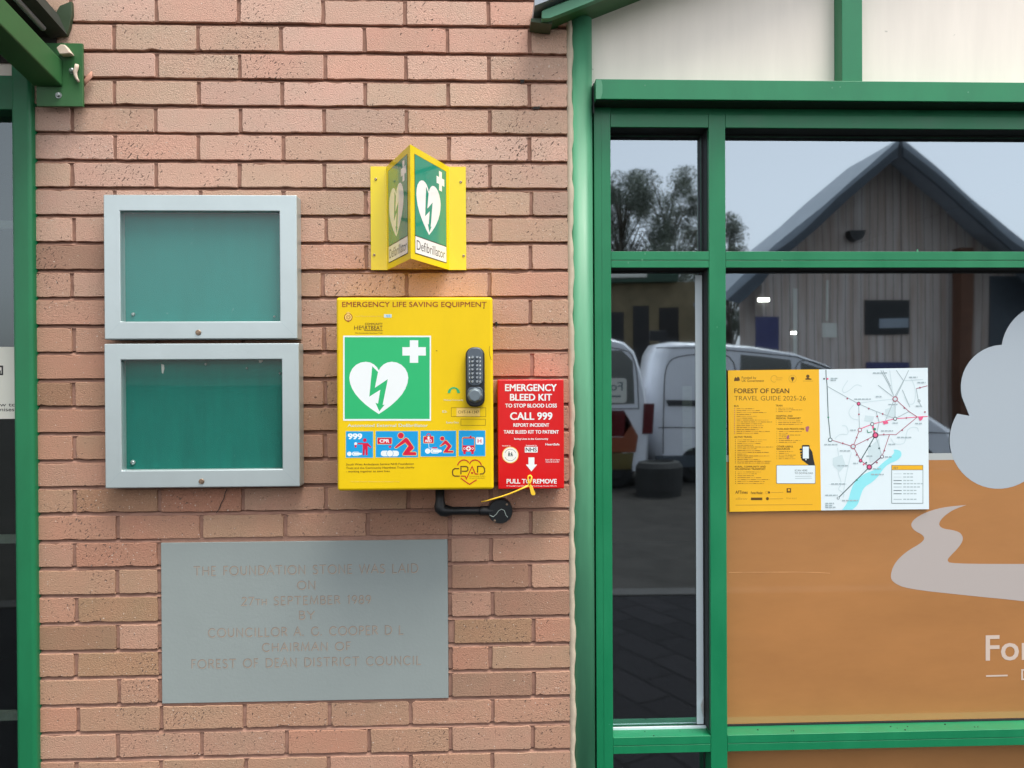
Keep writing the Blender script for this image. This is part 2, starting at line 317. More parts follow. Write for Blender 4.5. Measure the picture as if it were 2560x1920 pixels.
# ------------------------------------------------------------------ object helpers
ORG = {}
def tag(o, label=None, cat=None, group=None, kind=None):
    if label: o['label'] = label
    if cat: o['category'] = cat
    if group: o['group'] = group
    if kind: o['kind'] = kind
    return o
def thing(name, label, cat, loc, group=None):
    o = bpy.data.objects.new(name, None); COL.objects.link(o); o.empty_display_size = .05
    o.location = loc; ORG[o.name] = Vector(loc)
    return tag(o, label, cat, group)
class MB:
    def __init__(s): s.v = []; s.f = []; s.m = []; s.c = []; s.sm = []
    def add(s, vs, fs, m=0, col=None, smooth=False):
        n = len(s.v); s.v += [Vector(p) for p in vs]
        for f in fs:
            s.f.append([n+i for i in f]); s.m.append(m); s.c.append(col or (1, 1, 1)); s.sm.append(smooth)
        return s
    def box(s, x0, x1, y0, y1, z0, z1, m=0, col=None):
        vs = [(x, y, z) for x in (x0, x1) for y in (y0, y1) for z in (z0, z1)]
        return s.add(vs, [(0, 1, 3, 2), (4, 6, 7, 5), (0, 4, 5, 1), (2, 3, 7, 6), (0, 2, 6, 4), (1, 5, 7, 3)], m, col)
    def prism(s, poly, y0, y1, m=0, mside=None):
        """poly in xz (front towards -y at y0)"""
        n = len(poly)
        a = sum(poly[i][0]*poly[(i+1) % n][1]-poly[(i+1) % n][0]*poly[i][1] for i in range(n))
        if a < 0: poly = poly[::-1]
        vs = [(x, y0, z) for x, z in poly]+[(x, y1, z) for x, z in poly]
        s.add(vs, [tuple(range(n)), tuple(range(2*n-1, n-1, -1))], m)
        k = len(s.v)-2*n
        for i in range(n):
            j = (i+1) % n
            s.f.append([k+i, k+n+i, k+n+j, k+j]); s.m.append(m if mside is None else mside); s.c.append((1, 1, 1)); s.sm.append(False)
        return s
    def loft(s, rings, m=0, cap=True, smooth=True, closed=True):
        n = len(rings[0]); vs = [p for r in rings for p in r]; fs = []
        for a in range(len(rings)-1):
            for i in range(n if closed else n-1):
                j = (i+1) % n; fs.append((a*n+i, a*n+j, (a+1)*n+j, (a+1)*n+i))
        s.add(vs, fs, m, None, smooth)
        if cap:
            k = len(s.v)-len(vs)
            for base, rev in ((0, True), ((len(rings)-1)*n, False)):
                idx = [k+base+i for i in range(n)]
                s.f.append(idx[::-1] if rev else idx); s.m.append(m); s.c.append((1, 1, 1)); s.sm.append(False)
        return s
    def tube(s, path, r, seg=10, m=0, flat=1.0):
        path = [Vector(p) for p in path]; rings = []
        for i, p in enumerate(path):
            d = (path[min(i+1, len(path)-1)]-path[max(i-1, 0)]).normalized()
            a = Vector((0, 1, 0)) if abs(d.y) < .9 else Vector((1, 0, 0))
            e1 = d.cross(a).normalized(); e2 = d.cross(e1)
            rr = r[i] if isinstance(r, (list, tuple)) else r
            rings.append([p+e1*(rr*math.cos(t))+e2*(rr*flat*math.sin(t)) for t in [2*math.pi*k/seg for k in range(seg)]])
        return s.loft(rings, m)
    def disc(s, c, axis, prof, seg=24, m=0):
        """lathe: prof = [(dist along axis, radius)...]"""
        c = Vector(c); axis = Vector(axis).normalized()
        a = Vector((0, 0, 1)) if abs(axis.z) < .9 else Vector((1, 0, 0))
        e1 = axis.cross(a).normalized(); e2 = axis.cross(e1)
        rings = [[c+axis*h+e1*(rr*math.cos(t))+e2*(rr*math.sin(t)) for t in [2*math.pi*k/seg for k in range(seg)]] for h, rr in prof]
        return s.loft(rings, m, smooth=False)
    def build(s, name, mats, parent=None, bevel=0, seg=2, tone=False, fixn=True, smooth=False):
        if not isinstance(mats, (list, tuple)): mats = [mats]
        og = ORG[parent.name] if parent is not None else (s.org if hasattr(s, 'org') else Vector((0, 0, 0)))
        me = bpy.data.meshes.new(name)
        me.from_pydata([tuple(v-og) for v in s.v], [], s.f)
        for mm in mats: me.materials.append(mm)
        me.polygons.foreach_set('material_index', s.m)
        me.polygons.foreach_set('use_smooth', [bool(x) or smooth for x in s.sm])
        if tone:
            ca = me.attributes.new('tone', 'FLOAT_COLOR', 'FACE')
            ca.data.foreach_set('color', [q for c in s.c for q in (c[0], c[1], c[2], 1.0)])
        if fixn:
            bm = bmesh.new(); bm.from_mesh(me); bmesh.ops.recalc_face_normals(bm, faces=bm.faces); bm.to_mesh(me); bm.free()
        me.update()
        o = bpy.data.objects.new(name, me); COL.objects.link(o); ORG[o.name] = og
        if parent is not None: o.parent = parent
        else: o.location = og
        if bevel:
            bv = o.modifiers.new('bevel', 'BEVEL'); bv.width = bevel; bv.segments = seg; bv.limit_method = 'ANGLE'; bv.angle_limit = R(40)
            bv.harden_normals = True
            for p in me.polygons: p.use_smooth = True
        return o

# ---- text -> flat polygons
_tc = {}
def glyphs(body, bold=0.0):
    k = (body, bold)
    if k not in _tc:
        cu = bpy.data.curves.new('text', 'FONT'); cu.body = body; cu.size = 1; cu.offset = bold; cu.resolution_u = 3
        ob = bpy.data.objects.new('text', cu)
        me = bpy.data.meshes.new_from_object(ob)
        vs = [(v.co.x, v.co.y) for v in me.vertices]; fs = [tuple(p.vertices) for p in me.polygons]
        bpy.data.objects.remove(ob); bpy.data.curves.remove(cu); bpy.data.meshes.remove(me)
        _tc[k] = (vs, fs)
    return _tc[k]
class Print(MB):
    """flat printing on a surface; fn(u, v, lift) -> point"""
    def __init__(s, fn, base=.0004): super().__init__(); s.fn = fn; s.k = base
    def nxt(s): s.k += 4e-6; return s.k
    def poly(s, pts, m=0):
        h = s.nxt(); return s.add([s.fn(u, v, h) for u, v in pts], [tuple(range(len(pts)))], m)
    def rect(s, u0, v0, u1, v1, m=0): return s.poly([(u0, v0), (u1, v0), (u1, v1), (u0, v1)], m)
    def rrect(s, u0, v0, u1, v1, r, m=0):
        pts = []
        for cx, cy, a0 in ((u1-r, v0+r, -90), (u1-r, v1-r, 0), (u0+r, v1-r, 90), (u0+r, v0+r, 180)):
            for k in range(5):
                a = R(a0+k*22.5); pts.append((cx+r*math.cos(a), cy+r*math.sin(a)))
        return s.poly(pts, m)
    def circ(s, u, v, r, m=0, rv=None, seg=28):
        rv = rv or r
        return s.poly([(u+r*math.cos(2*math.pi*k/seg), v+rv*math.sin(2*math.pi*k/seg)) for k in range(seg)], m)
    def frame(s, u0, v0, u1, v1, t, m=0):
        h = s.nxt(); P = [(u0, v0), (u1, v0), (u1, v1), (u0, v1), (u0+t, v0+t), (u1-t, v0+t), (u1-t, v1-t), (u0+t, v1-t)]
        return s.add([s.fn(u, v, h) for u, v in P], [(0, 1, 5, 4), (1, 2, 6, 5), (2, 3, 7, 6), (3, 0, 4, 7)], m)
    def stroke(s, pts, wd, m=0, closed=False):
        h = s.nxt(); n = len(pts); L = []; Rr = []
        for i in range(n):
            p = Vector(pts[i]).to_2d() if len(pts[i]) > 2 else Vector((pts[i][0], pts[i][1]))
            a = Vector(pts[(i-1) % n][:2]) if (i > 0 or closed) else None
            b = Vector(pts[(i+1) % n][:2]) if (i < n-1 or closed) else None
            d1 = (p-a).normalized() if a is not None and (p-a).length > 1e-9 else None
            d2 = (b-p).normalized() if b is not None and (b-p).length > 1e-9 else None
            if d1 is None: d1 = d2
            if d2 is None: d2 = d1
            t = d1+d2
            if t.length < 1e-4: t = d1
            t.normalize(); nn = Vector((-t.y, t.x)); cs = max(.45, abs(nn.dot(Vector((-d1.y, d1.x)))))
            L.append(p+nn*(wd/2/cs)); Rr.append(p-nn*(wd/2/cs))
        vs = [s.fn(q.x, q.y, h) for q in L+Rr]
        fs = [(i, i+1, n+i+1, n+i) for i in range(n-1)]
        if closed: fs.append((n-1, 0, n, 2*n-1))
        return s.add(vs, fs, m)
    def ring(s, u, v, r, t, m=0, seg=28, a0=0, a1=360):
        full = (a1-a0) >= 360; k = seg if full else seg+1
        pts = [(u+r*math.cos(R(a0+(a1-a0)*i/seg)), v+r*math.sin(R(a0+(a1-a0)*i/seg))) for i in range(k)]
        return s.stroke(pts, t, m, closed=full)
    def text(s, body, ul, ur, vb, cap, m=0, bold=0.0, vbr=None, mono=False):
        """fit the text between ul and ur on baseline vb (v grows downwards), cap height cap"""
        embolden = max(0.0, bold); bold = min(0.0, bold)
        vs, fs = glyphs(body, bold)
        x0 = min(v[0] for v in vs); x1 = max(v[0] for v in vs)
        hv, _ = glyphs('H', 0.0); ch = max(v[1] for v in hv)
        vbr = vb if vbr is None else vbr
        bd = embolden/ch*cap
        for du, dv in (((-bd, -bd*.6), (bd, -bd*.6), (-bd, bd*.6), (bd, bd*.6)) if bd > 0 else ((0, 0),)):
            h = s.nxt(); out = []
            for x, y in vs:
                t = (x-x0)/(x1-x0); out.append(s.fn(ul+bd+(ur-ul-2*bd)*t+du, vb+(vbr-vb)*t-y/ch*cap+dv, h))
            s.add(out, fs, m)
        return s
    def build(s, name, mats, parent=None, **kw): return super().build(name, mats, parent, fixn=False, **kw)
HALF = [(553, 965), (530, 925), (490, 886), (440, 861), (385, 852), (320, 862), (260, 892), (212, 940), (182, 1000), (172, 1060), (182, 1130), (208, 1200), (250, 1270), (310, 1340), (385, 1410), (470, 1475)]
def heart(cx, top, bot, wd):
    """outline of a full-sided heart, v down; top = top of the lobes"""
    f = lambda u, v: (cx+(u-553)/762*wd, top+(v-852)/678*(bot-top))
    left = [f(u, v) for u, v in HALF]+[f(553, 1530)]
    return left+[f(2*553-u, v) for u, v in HALF[:0:-1]]
def on_plane(y, ox, oy, sc):
    """print map from enlarged-view units to the plane y, lifted towards the camera"""
    def fn(u, v, h):
        p = at(ox+u/sc, oy+v/sc, y); p.y -= h; return p
    return fn
def rbox(px0, py0, px1, py1, y):
    """upright rectangle x0, x1, z0, z1 on plane y from its photo extents"""
    my = (py0+py1)/2; mx = (px0+px1)/2
    return X(px0, my, y), X(px1, my, y), Z(mx, py1, y), Z(mx, py0, y)

# ================================================================== GROUND
g = MB(); g.box(-300, 300, -300, 300, -.5, -.13); tag(g.build('ground', M['asphalt']), kind='structure')
g = MB(); g.box(-40, 40, -3.15, 60, -.126, 0.0); tag(g.build('pavement', M['paving']), kind='structure')
g = MB(); g.box(-40, 40, -3.32, -3.152, -.126, 0.012); tag(g.build('kerb', M['kerb'], bevel=.012), kind='structure')

# ================================================================== BRICK WALL
Lrow = [60.2,129.3,196.8,262.7,330.7,400.2,466,536.4,603.6,673.3,743.3,812.8,882.2,951.6,1020.8,1087.3,1155.9,1221.9,1289.8,1356.4,1422.4,1493.5,1563,1629.5,1694.6,1763.5,1830.6,1897.2]
Rrow = [64.2,134.5,203.4,271,337.7,406.5,475.4,541.6,608.8,677.6,743.9,811.3,875.8,941,1007,1071,1136.5,1202.5,1266.7,1333.3,1402,1467.5,1535.5,1606.4,1673,1741,1809,1877]
rowz = {k: .5*(Z(434 if k < 7 else 130, Lrow[k])+Z(1367, Rrow[k])) for k in range(28)}
CH = .0737
for k in range(-1, -14, -1): rowz[k] = rowz[0]-CH*k
for k in range(28, 36): rowz[k] = rowz[27]-CH*(k-27)
WX0, WX1 = X(80, 900), X(1421.5, 900)
jx = {'e': X(392, 500), 'o': X(287, 500)}
PLQ = (X(404, 1560), X(1120, 1560), Z(760, 1752), Z(760, 1353))
tones = [S(196,166,151), S(199,170,158), S(190,166,148), S(196,160,145), S(200,174,160), S(186,160,142), S(193,168,156), S(197,158,142), S(184,164,146)]
special = {(4, 916): S(160,143,131), (9, 130): S(130,102,86), (14, 130): S(140,118,94), (12, 130): S(190,158,140), (2, 1330): S(168,146,130),
           (3, 1370): S(186,160,142), (4, 1330): S(156,140,122), (6, 1370): S(178,160,146), (7, 1370): S(146,134,124), (23, 130): S(140,122,98), (24, 350): S(168,150,120),
           (25, 1040): S(150,130,118), (23, 1280): S(160,134,122), (25, 1180): S(150,132,120), (21, 1220): S(158,130,116), (23, 1180): S(160,142,112),
           (22, 1370): S(156,128,116), (18, 540): S(176,126,108), (18, 300): S(160,132,106), (19, 1040): S(150,120,106), (20, 300): S(186,142,128), (22, 340): S(164,146,116)}
def brick(mb, x0, x1, z0, z1, col):
    y0 = random.gauss(0, .0007)
    r = random.choice([.0015, .002, .003, .004]); pts = []
    corners = [(x1-r, z0+r, -90), (x1-r, z1-r, 0), (x0+r, z1-r, 90), (x0+r, z0+r, 180)]
    edge = []
    for ci, (cx, cz, a0) in enumerate(corners):
        rr = r*random.choice([.6, 1, 1, 1, 2.2])
        for k in range(3):
            a = R(a0+45*k); edge.append((cx+rr*math.cos(a)-(rr-r)*math.cos(R(a0+45))*1.2, cz+rr*math.sin(a)-(rr-r)*math.sin(R(a0+45))*1.2))
        nx = corners[(ci+1) % 4]; a1 = R(a0+90)
        p = (cx+r*math.cos(a1), cz+r*math.sin(a1)); b0 = R(nx[2]); q = (nx[0]+r*math.cos(b0), nx[1]+r*math.sin(b0))
        n = 9 if ci in (1, 3) else 3
        for k in range(1, n):
            t = k/n; edge.append((p[0]+(q[0]-p[0])*t, p[1]+(q[1]-p[1])*t))
    cx, cz = (x0+x1)/2, (z0+z1)/2
    out = []
    for x, z in edge:
        j = random.gauss(0, .0005) - (random.random() < .05)*random.uniform(.0008, .003)
        out.append((x+(j if abs(x-cx) > (x1-x0)*.49 else 0)*(1 if x > cx else -1), z+j*(1 if z > cz else -1)))
    n = len(out); ch = .0016
    def ins(x, z, d):
        return (x-(d if x > cx else -d) if abs(abs(x-cx)-(x1-x0)/2) < .006 else x, z-(d if z > cz else -d) if abs(abs(z-cz)-(z1-z0)/2) < .006 else z)
    ch = .0010
    A = [(x, y0, z) for x, z in [ins(x, z, ch) for x, z in out]]
    Bm = [(x, y0+.0012, z) for x, z in out]
    Cb = [(x, .022, z) for x, z in out]
    fs = [tuple(range(n))]
    for ring in (0, 1):
        for i in range(n):
            j = (i+1) % n; fs.append((ring*n+i, ring*n+j, (ring+1)*n+j, (ring+1)*n+i))
    mb.add(A+Bm+Cb, fs, 0, col)
wall = MB()
W = .225
for k in range(-8, 35):
    ztop = rowz[k-1]-.0078; zbot = rowz[k]+.0030
    par = 'e' if k % 2 == 0 else 'o'
    if k >= 28 or k < 0: par = 'e' if k % 2 == 0 else 'o'
    j0 = jx[par]; n0 = math.floor((WX0-j0)/W)
    xs = [WX0]
    for n in range(n0, n0+12):
        x = j0+n*W
        if WX0+.03 < x < WX1-.03: xs.append(x+random.gauss(0, .0022))
    xs.append(WX1)
    for a, b in zip(xs[:-1], xs[1:]):
        xa = a+(.0052 if a > WX0 else 0); xb = b-(.0052 if b < WX1 else 0)
        zt, zb = ztop+random.gauss(0, .0006), zbot+random.gauss(0, .0006)
        segs = [(xa, xb)]
        if zt > PLQ[2]+.004 and zb < PLQ[3]-.004:
            segs = []
            if xa < PLQ[0]-.012: segs.append((xa, min(xb, PLQ[0]-.011)))
            if xb > PLQ[1]+.012: segs.append((max(xa, PLQ[1]+.011), xb))
        for sa, sb in segs:
            if sb-sa < .03: continue
            pxm = 1214+(sa+sb)/2*F/D
            col = None; sp_ = False
            for (rk, px), c in special.items():
                if rk == k and sa < (px-1214)/F*D-.0729+.0729+.072 and (sa-.001) <= X(px, 960) <= (sb+.001): col = c; sp_ = True
            if col is None:
                c = random.choice(tones); f_ = random.uniform(.90, 1.06)
                
                if pxm > 1150: f_ *= 1.0
                col = tuple(v*f_ for v in c)
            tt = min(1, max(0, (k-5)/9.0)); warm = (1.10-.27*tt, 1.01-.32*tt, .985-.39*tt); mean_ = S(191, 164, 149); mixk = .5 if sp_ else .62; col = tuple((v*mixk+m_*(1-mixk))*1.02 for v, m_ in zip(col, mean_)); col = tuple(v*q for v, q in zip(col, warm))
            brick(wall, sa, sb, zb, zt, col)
nb = len(wall.f)
# mortar bed set back behind the brick faces, and the wall's own thickness
def mortar_strip(x0, x1, rows):
    """weather-struck pointing: pressed in under each brick, flush with the brick below"""
    prof = []
    for k in rows:
        zt = rowz[k-1]-.0078; zb = rowz[k]+.0030; zn = rowz[k]-.0078
        prof += [(zt+.0006, .0022), (zt-.004, .0052), (zb+.0018, .0056), (zb+.0003, .0135), (zn+.004, .0075)]
    nx = max(1, int((x1-x0)/.012)); n = len(prof)
    vs = []
    for i in range(nx+1):
        x = x0+(x1-x0)*i/nx; wv = .0009*math.sin(x*23)+.0006*math.sin(x*71+2)
        for q_, (z, y) in enumerate(prof):
            vs.append((x, y+random.gauss(0, .0005)+(wv if q_ % 5 in (0, 4) else 0), z))
    fs = [(i*n+j, i*n+j+1, (i+1)*n+j+1, (i+1)*n+j) for i in range(nx) for j in range(n-1)]
    wall.add(vs, fs, 1)
zlo, zhi = 0.0, rowz[-9]
prow = [k for k in range(-8, 35) if (rowz[k-1]+rowz[k])/2 < PLQ[3]+.01 and (rowz[k-1]+rowz[k])/2 > PLQ[2]-.01]
mortar_strip(WX0, PLQ[0]-.0005, range(-8, 35)); mortar_strip(PLQ[1]+.0005, WX1, range(-8, 35))
mortar_strip(PLQ[0]-.0005, PLQ[1]+.0005, range(-8, prow[0])); mortar_strip(PLQ[0]-.0005, PLQ[1]+.0005, range(prow[-1]+1, 35))
wall.add([(PLQ[0]-.0005, .004, PLQ[3]+.014), (PLQ[1]+.0005, .004, PLQ[3]+.014), (PLQ[1]+.0005, .004, PLQ[3]-.002), (PLQ[0]-.0005, .004, PLQ[3]-.002)], [(0, 1, 2, 3)], 1)
wall.add([(PLQ[0]-.0005, .004, PLQ[2]+.002), (PLQ[1]+.0005, .004, PLQ[2]+.002), (PLQ[1]+.0005, .004, PLQ[2]-.012), (PLQ[0]-.0005, .004, PLQ[2]-.012)], [(0, 1, 2, 3)], 1)
wall.box(WX0, WX1, .021, .3, zlo, zhi, 1)
wall.org = Vector((0, 0, 0))
bw = wall.build('brick_wall', [M['brick'], M['mortar']], tone=True, fixn=False)
tag(bw, 'pinkish buff brick wall with recessed joints behind the boxes and boards', 'wall')

for pts_ in ([(1300, 196), (1306, 192), (1311, 199), (1309, 208), (1302, 209)], [(1337, 246), (1342, 243), (1347, 247), (1346, 257), (1340, 258)], [(1330, 270), (1340, 263), (1351, 269), (1350, 273), (1331, 273)], [(1236, 806), (1242, 804), (1246, 812), (1240, 818)]):
    p = Print(on_plane(-.0012, 0, 0, 1.0), base=.0002); p.poly(pts_); p.build('drill_hole', M['grime'], bw)
p = Print(on_plane(-.0012, 0, 0, 1.0), base=.0002); p.stroke([(568, 1222), (562, 1234), (560, 1246), (553, 1258), (548, 1272), (541, 1282)], 1.8, 0); p.build('crack', M['voiddark'], bw)
# ================================================================== FOUNDATION PLAQUE
pq = thing('foundation_stone', 'blue grey engraved foundation stone set into the brickwork', 'plaque', ((PLQ[0]+PLQ[1])/2, 0, PLQ[2]))
b = MB(); b.box(PLQ[0], PLQ[1], -.001, .02, PLQ[2], PLQ[3]); b.build('stone_slab', M['stone'], pq, bevel=.0012)
STK = {
 'A': (.78, [[(0,0),(.39,1),(.78,0)], [(.15,.36),(.63,.36)]]), 'B': (.6, [[(.08,0),(.08,1),(.36,1),(.5,.9),(.5,.62),(.36,.53),(.08,.53)], [(.36,.53),(.55,.44),(.58,.26),(.52,.08),(.36,0),(.08,0)]]),
 'C': (.86, None), 'O': (.95, None), 'G': (.88, None), 'D': (.82, [[(.1,0),(.1,1),(.4,1),(.65,.88),(.78,.62),(.78,.38),(.65,.12),(.4,0),(.1,0)]]),
 'E': (.56, [[(.52,1),(.1,1),(.1,0),(.54,0)], [(.1,.52),(.44,.52)]]), 'F': (.54, [[(.52,1),(.1,1),(.1,0)], [(.1,.52),(.44,.52)]]),
 'H': (.8, [[(.1,0),(.1,1)], [(.7,0),(.7,1)], [(.1,.52),(.7,.52)]]), 'I': (.24, [[(.12,0),(.12,1)]]), 'L': (.56, [[(.1,1),(.1,0),(.54,0)]]),
 'M': (.96, [[(.06,0),(.16,1),(.48,.12),(.8,1),(.9,0)]]), 'N': (.82, [[(.1,0),(.1,1),(.72,0),(.72,1)]]), 'P': (.58, [[(.1,0),(.1,1),(.38,1),(.54,.88),(.54,.6),(.38,.48),(.1,.48)]]),
 'R': (.66, [[(.1,0),(.1,1),(.38,1),(.54,.88),(.54,.62),(.38,.5),(.1,.5)], [(.32,.5),(.64,0)]]), 'S': (.58, [[(.5,.86),(.4,.97),(.24,.99),(.1,.88),(.1,.7),(.22,.57),(.42,.46),(.53,.32),(.52,.13),(.38,.01),(.2,.01),(.06,.13)]]),
 'T': (.76, [[(.02,1),(.74,1)], [(.38,1),(.38,0)]]), 'U': (.78, [[(.1,1),(.1,.3),(.18,.1),(.39,0),(.6,.1),(.68,.3),(.68,1)]]), 'W': (1.16, [[(.02,1),(.3,0),(.58,1),(.86,0),(1.14,1)]]),
 'Y': (.74, [[(.02,1),(.37,.5),(.72,1)], [(.37,.5),(.37,0)]]), '1': (.34, [[(.06,.86),(.2,1),(.2,0)]]), '2': (.58, [[(.06,.82),(.18,.97),(.36,.98),(.5,.84),(.48,.64),(.05,.02),(.56,.02)]]),
 '7': (.56, [[(.03,.98),(.53,.98),(.16,0)]]), '8': (.58, None), '9': (.58, None), '.': (.2, [[(.06,.0),(.06,.05),(.12,.05)]]), ' ': (.42, [])}
def arc(cx, cy, rx, ry, a0, a1, n=16): return [(cx+rx*math.cos(R(a0+(a1-a0)*i/n)), cy+ry*math.sin(R(a0+(a1-a0)*i/n))) for i in range(n+1)]
STK['C'] = (.86, [arc(.48, .5, .42, .5, 42, 318)]); STK['O'] = (.98, [arc(.49, .5, .45, .5, 0, 358, 22)]); STK['G'] = (.9, [arc(.48, .5, .42, .5, 42, 330)+[(.84, .42)]])
STK['8'] = (.58, [arc(.28, .74, .2, .25, 0, 358, 14), arc(.28, .26, .25, .26, 0, 358, 14)]); STK['9'] = (.58, [arc(.28, .68, .24, .31, 0, 358, 14), [(.52, .7), (.46, .35), (.24, 0)]])
pp = Print(on_plane(-.001, 0, 0, 1.0), base=.0002)
def engrave(body, xl, xr, vb, cap, small=None):
    """lines of thin incised capitals; painted shade upper left and painted light lower right suggest the cut"""
    tot = 0; items = []
    for i, ch in enumerate(body):
        sc_ = 1.0
        if ch.islower(): sc_ = .72; ch = ch.upper()
        wdt, st = STK[ch]; items.append((tot, sc_, st)); tot += (wdt+.17)*sc_
    k = (xr-xl)/(tot-.17)
    zc = Z((xl+xr)/2, vb, -.001); mmpx = D/F
    zcap = cap*mmpx
    fn0 = pp.fn
    xl_, xr_ = X(xl, vb, -.001), X(xr, vb, -.001); kk = (xr_-xl_)/(tot-.17)
    for lay, (dx, dz, wd, mi) in enumerate(((0, 0, .0036, 0), (-.0007, .0013, .0009, 1), (.0008, -.0014, .0007, 2))):  # letter, then shaded and lit edges of the cut painted as strokes
        pp.k = .0002+.0002*lay
        def fnw(u, v, h): return Vector((u+dx, -.001-h, v+dz))
        pp.fn = fnw
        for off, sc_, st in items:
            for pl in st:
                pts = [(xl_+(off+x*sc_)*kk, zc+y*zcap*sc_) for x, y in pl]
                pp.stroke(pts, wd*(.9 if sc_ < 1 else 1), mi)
    pp.fn = fn0
q = 1/5.185
engrave('THE FOUNDATION STONE WAS LAID', 484, 1045.5, 1435, 21.5)
engrave('ON', 743, 789.5, 1473, 20)
engrave('27th SEPTEMBER 1989', 604, 928, 1511, 20)
engrave('BY', 747, 787, 1548, 20)
engrave('COUNCILLOR A. G. COOPER D L', 520, 1009, 1589, 21)
engrave('CHAIRMAN OF', 655, 877, 1627, 20)
engrave('FOREST OF DEAN DISTRICT COUNCIL', 478, 1053, 1666, 21)
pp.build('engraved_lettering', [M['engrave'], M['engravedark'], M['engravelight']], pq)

# ================================================================== NOTICEBOARDS
def noticeboard(o, i, label, felt, lockpx, marks, yf=-.05):
    x0, x1, z0, z1 = rbox(*o, yf); a0, a1, c0, c1 = rbox(*i, yf)
    t = thing('noticeboard', label, 'noticeboard', ((x0+x1)/2, 0, z0), 'empty silver framed noticeboards')
    f = MB()
    P = [(x0, z0), (x1, z0), (x1, z1), (x0, z1)]; Q = [(a0, c0), (a1, c0), (a1, c1), (a0, c1)]
    vs = [(x, y, z) for y in (yf, -.002) for R_ in (P, Q) for x, z in R_]; fs = []
    for k in range(4):
        l = (k+1) % 4
        fs += [(k, l, 4+l, 4+k), (8+k, 12+k, 12+l, 8+l), (k, 8+k, 8+l, l), (4+k, 4+l, 12+l, 12+k)]
    f.add(vs, fs)
    hl = Print(lambda u, v, h: Vector((u, yf-h, v)), base=.0001)
    for k in (0, 1): hl = Print(lambda u, v, h: Vector((u, yf-h, v)), base=.0001); hl.stroke([(P[k][0]*.85+Q[k][0]*.15, P[k][1]*.85+Q[k][1]*.15), (P[k][0]*.1+Q[k][0]*.9, P[k][1]*.1+Q[k][1]*.9)], .0006, 0); hl.build('mitre_joint', M['mapgrey'], t)
    f.build('frame', M['alu'], t, bevel=.003, seg=3)
    b = MB(); b.box(x0+.012, x1-.012, -.022, -.004, z0+.012, z1-.012); b.build('backing_board', felt, t)
    g_ = MB(); g_.box(a0-.004, a1+.004, -.0405, -.0375, c0-.004, c1+.004, 1); g_.m[-6:] = [1, 1, 0, 1, 1, 1]; g_.build('glazing', [M['acrylic'], M['clear']], t, fixn=False)
    c = at(*lockpx, yf)
    l = MB(); l.disc((c.x, yf-.0001, c.z), (0, -1, 0), [(0, .0075), (.0022, .0072), (.003, .006), (.0022, .0052), (.0022, .001)], 20)
    l.box(c.x-.004, c.x+.004, yf-.0045, yf-.002, c.z-.0012, c.z+.0012); l.build('lock', M['screw'], t)
    for kind, mx, my, s in marks:
        p = at(mx, my, -.0415)
        if kind == 'pin':
            k_ = MB(); k_.disc((p.x, -.0222, p.z), (0, -1, 0), [(0, s), (.003, s*.8), (.005, s*.5)], 12); k_.build('pin', M['bolt'], t)
        elif kind == 'scrap':
            k_ = MB(); w_, h_ = s
            k_.prism([(p.x-w_, p.z+h_), (p.x+w_*.7, p.z+h_*.85), (p.x+w_, p.z+h_*.1), (p.x+w_*.1, p.z-h_), (p.x-w_*.7, p.z-h_*.8)], -.0236, -.0222); k_.build('paper_scrap', M['paper'], t)
    return t
noticeboard((259.5, 487, 743, 848), (300.5, 528, 699, 803.5), 'upper silver framed noticeboard with paler grey green backing', M['felt'], (496, 831.5),
            [('pin', 325, 784, .005), ('pin', 681, 790, .003)])
noticeboard((261.5, 858.5, 749, 1219), (303, 899.5, 705, 1174.5), 'lower silver framed noticeboard with deep teal backing', M['felt2'], (504, 1203.5),
            [('scrap', 400, 922, (.004, .013)), ('pin', 508, 910, .0035), ('pin', 612, 920, .003), ('pin', 324, 1158, .007), ('scrap', 647, 902, (.006, .005)), ('pin', 695, 933, .003)])

# ================================================================== PROJECTING SIGN
rl, rr = at(967, 545, -.003), at(1123, 545, -.003)
ap = at(1026, 500, -.205)
zt = .5*(Z(970, 415, -.003)+Z(1120, 419, -.003)); zb = .5*(Z(965, 675, -.003)+Z(1126, 675, -.003))
fl, fr_ = X(927, 540, -.003), X(1165, 540, -.003)
vs_ = thing('projecting_sign', 'yellow V shaped wall sign with green panels above the yellow cabinet', 'sign', ((rl.x+rr.x)/2, 0, zb))
th = .003
pts_out = [(fl, -.0045), (rl.x, -.0045), (ap.x, ap.y), (rr.x, -.0045), (fr_, -.0045)]
s = MB()
inner = [(fl, -.0015), (rl.x+.0012, -.0015), (ap.x, ap.y+.0075), (rr.x-.0012, -.0015), (fr_, -.0015)]
n = 5
ringb = [Vector((x, y, zb)) for x, y in pts_out]+[Vector((x, y, zb)) for x, y in inner[::-1]]
ringt = [Vector((x, y, zt)) for x, y in pts_out]+[Vector((x, y, zt)) for x, y in inner[::-1]]
for a, bq in zip(range(4), range(1, 5)):
    ia, ib = 9-a, 9-bq
    s.add([ringb[a], ringb[bq], ringt[bq], ringt[a]], [(0, 1, 2, 3)])
    s.add([ringb[ib], ringb[ia], ringt[ia], ringt[ib]], [(0, 1, 2, 3)])
    s.add([ringb[a], ringb[ia], ringb[ib], ringb[bq]], [(0, 1, 2, 3)])
    s.add([ringt[a], ringt[bq], ringt[ib], ringt[ia]], [(0, 1, 2, 3)])
s.add([ringb[0], ringt[0], ringt[9], ringb[9]], [(0, 1, 2, 3)]); s.add([ringb[4], ringb[5], ringt[5], ringt[4]], [(0, 1, 2, 3)])
s.build('bent_panel', M['yellowsign'], vs_)
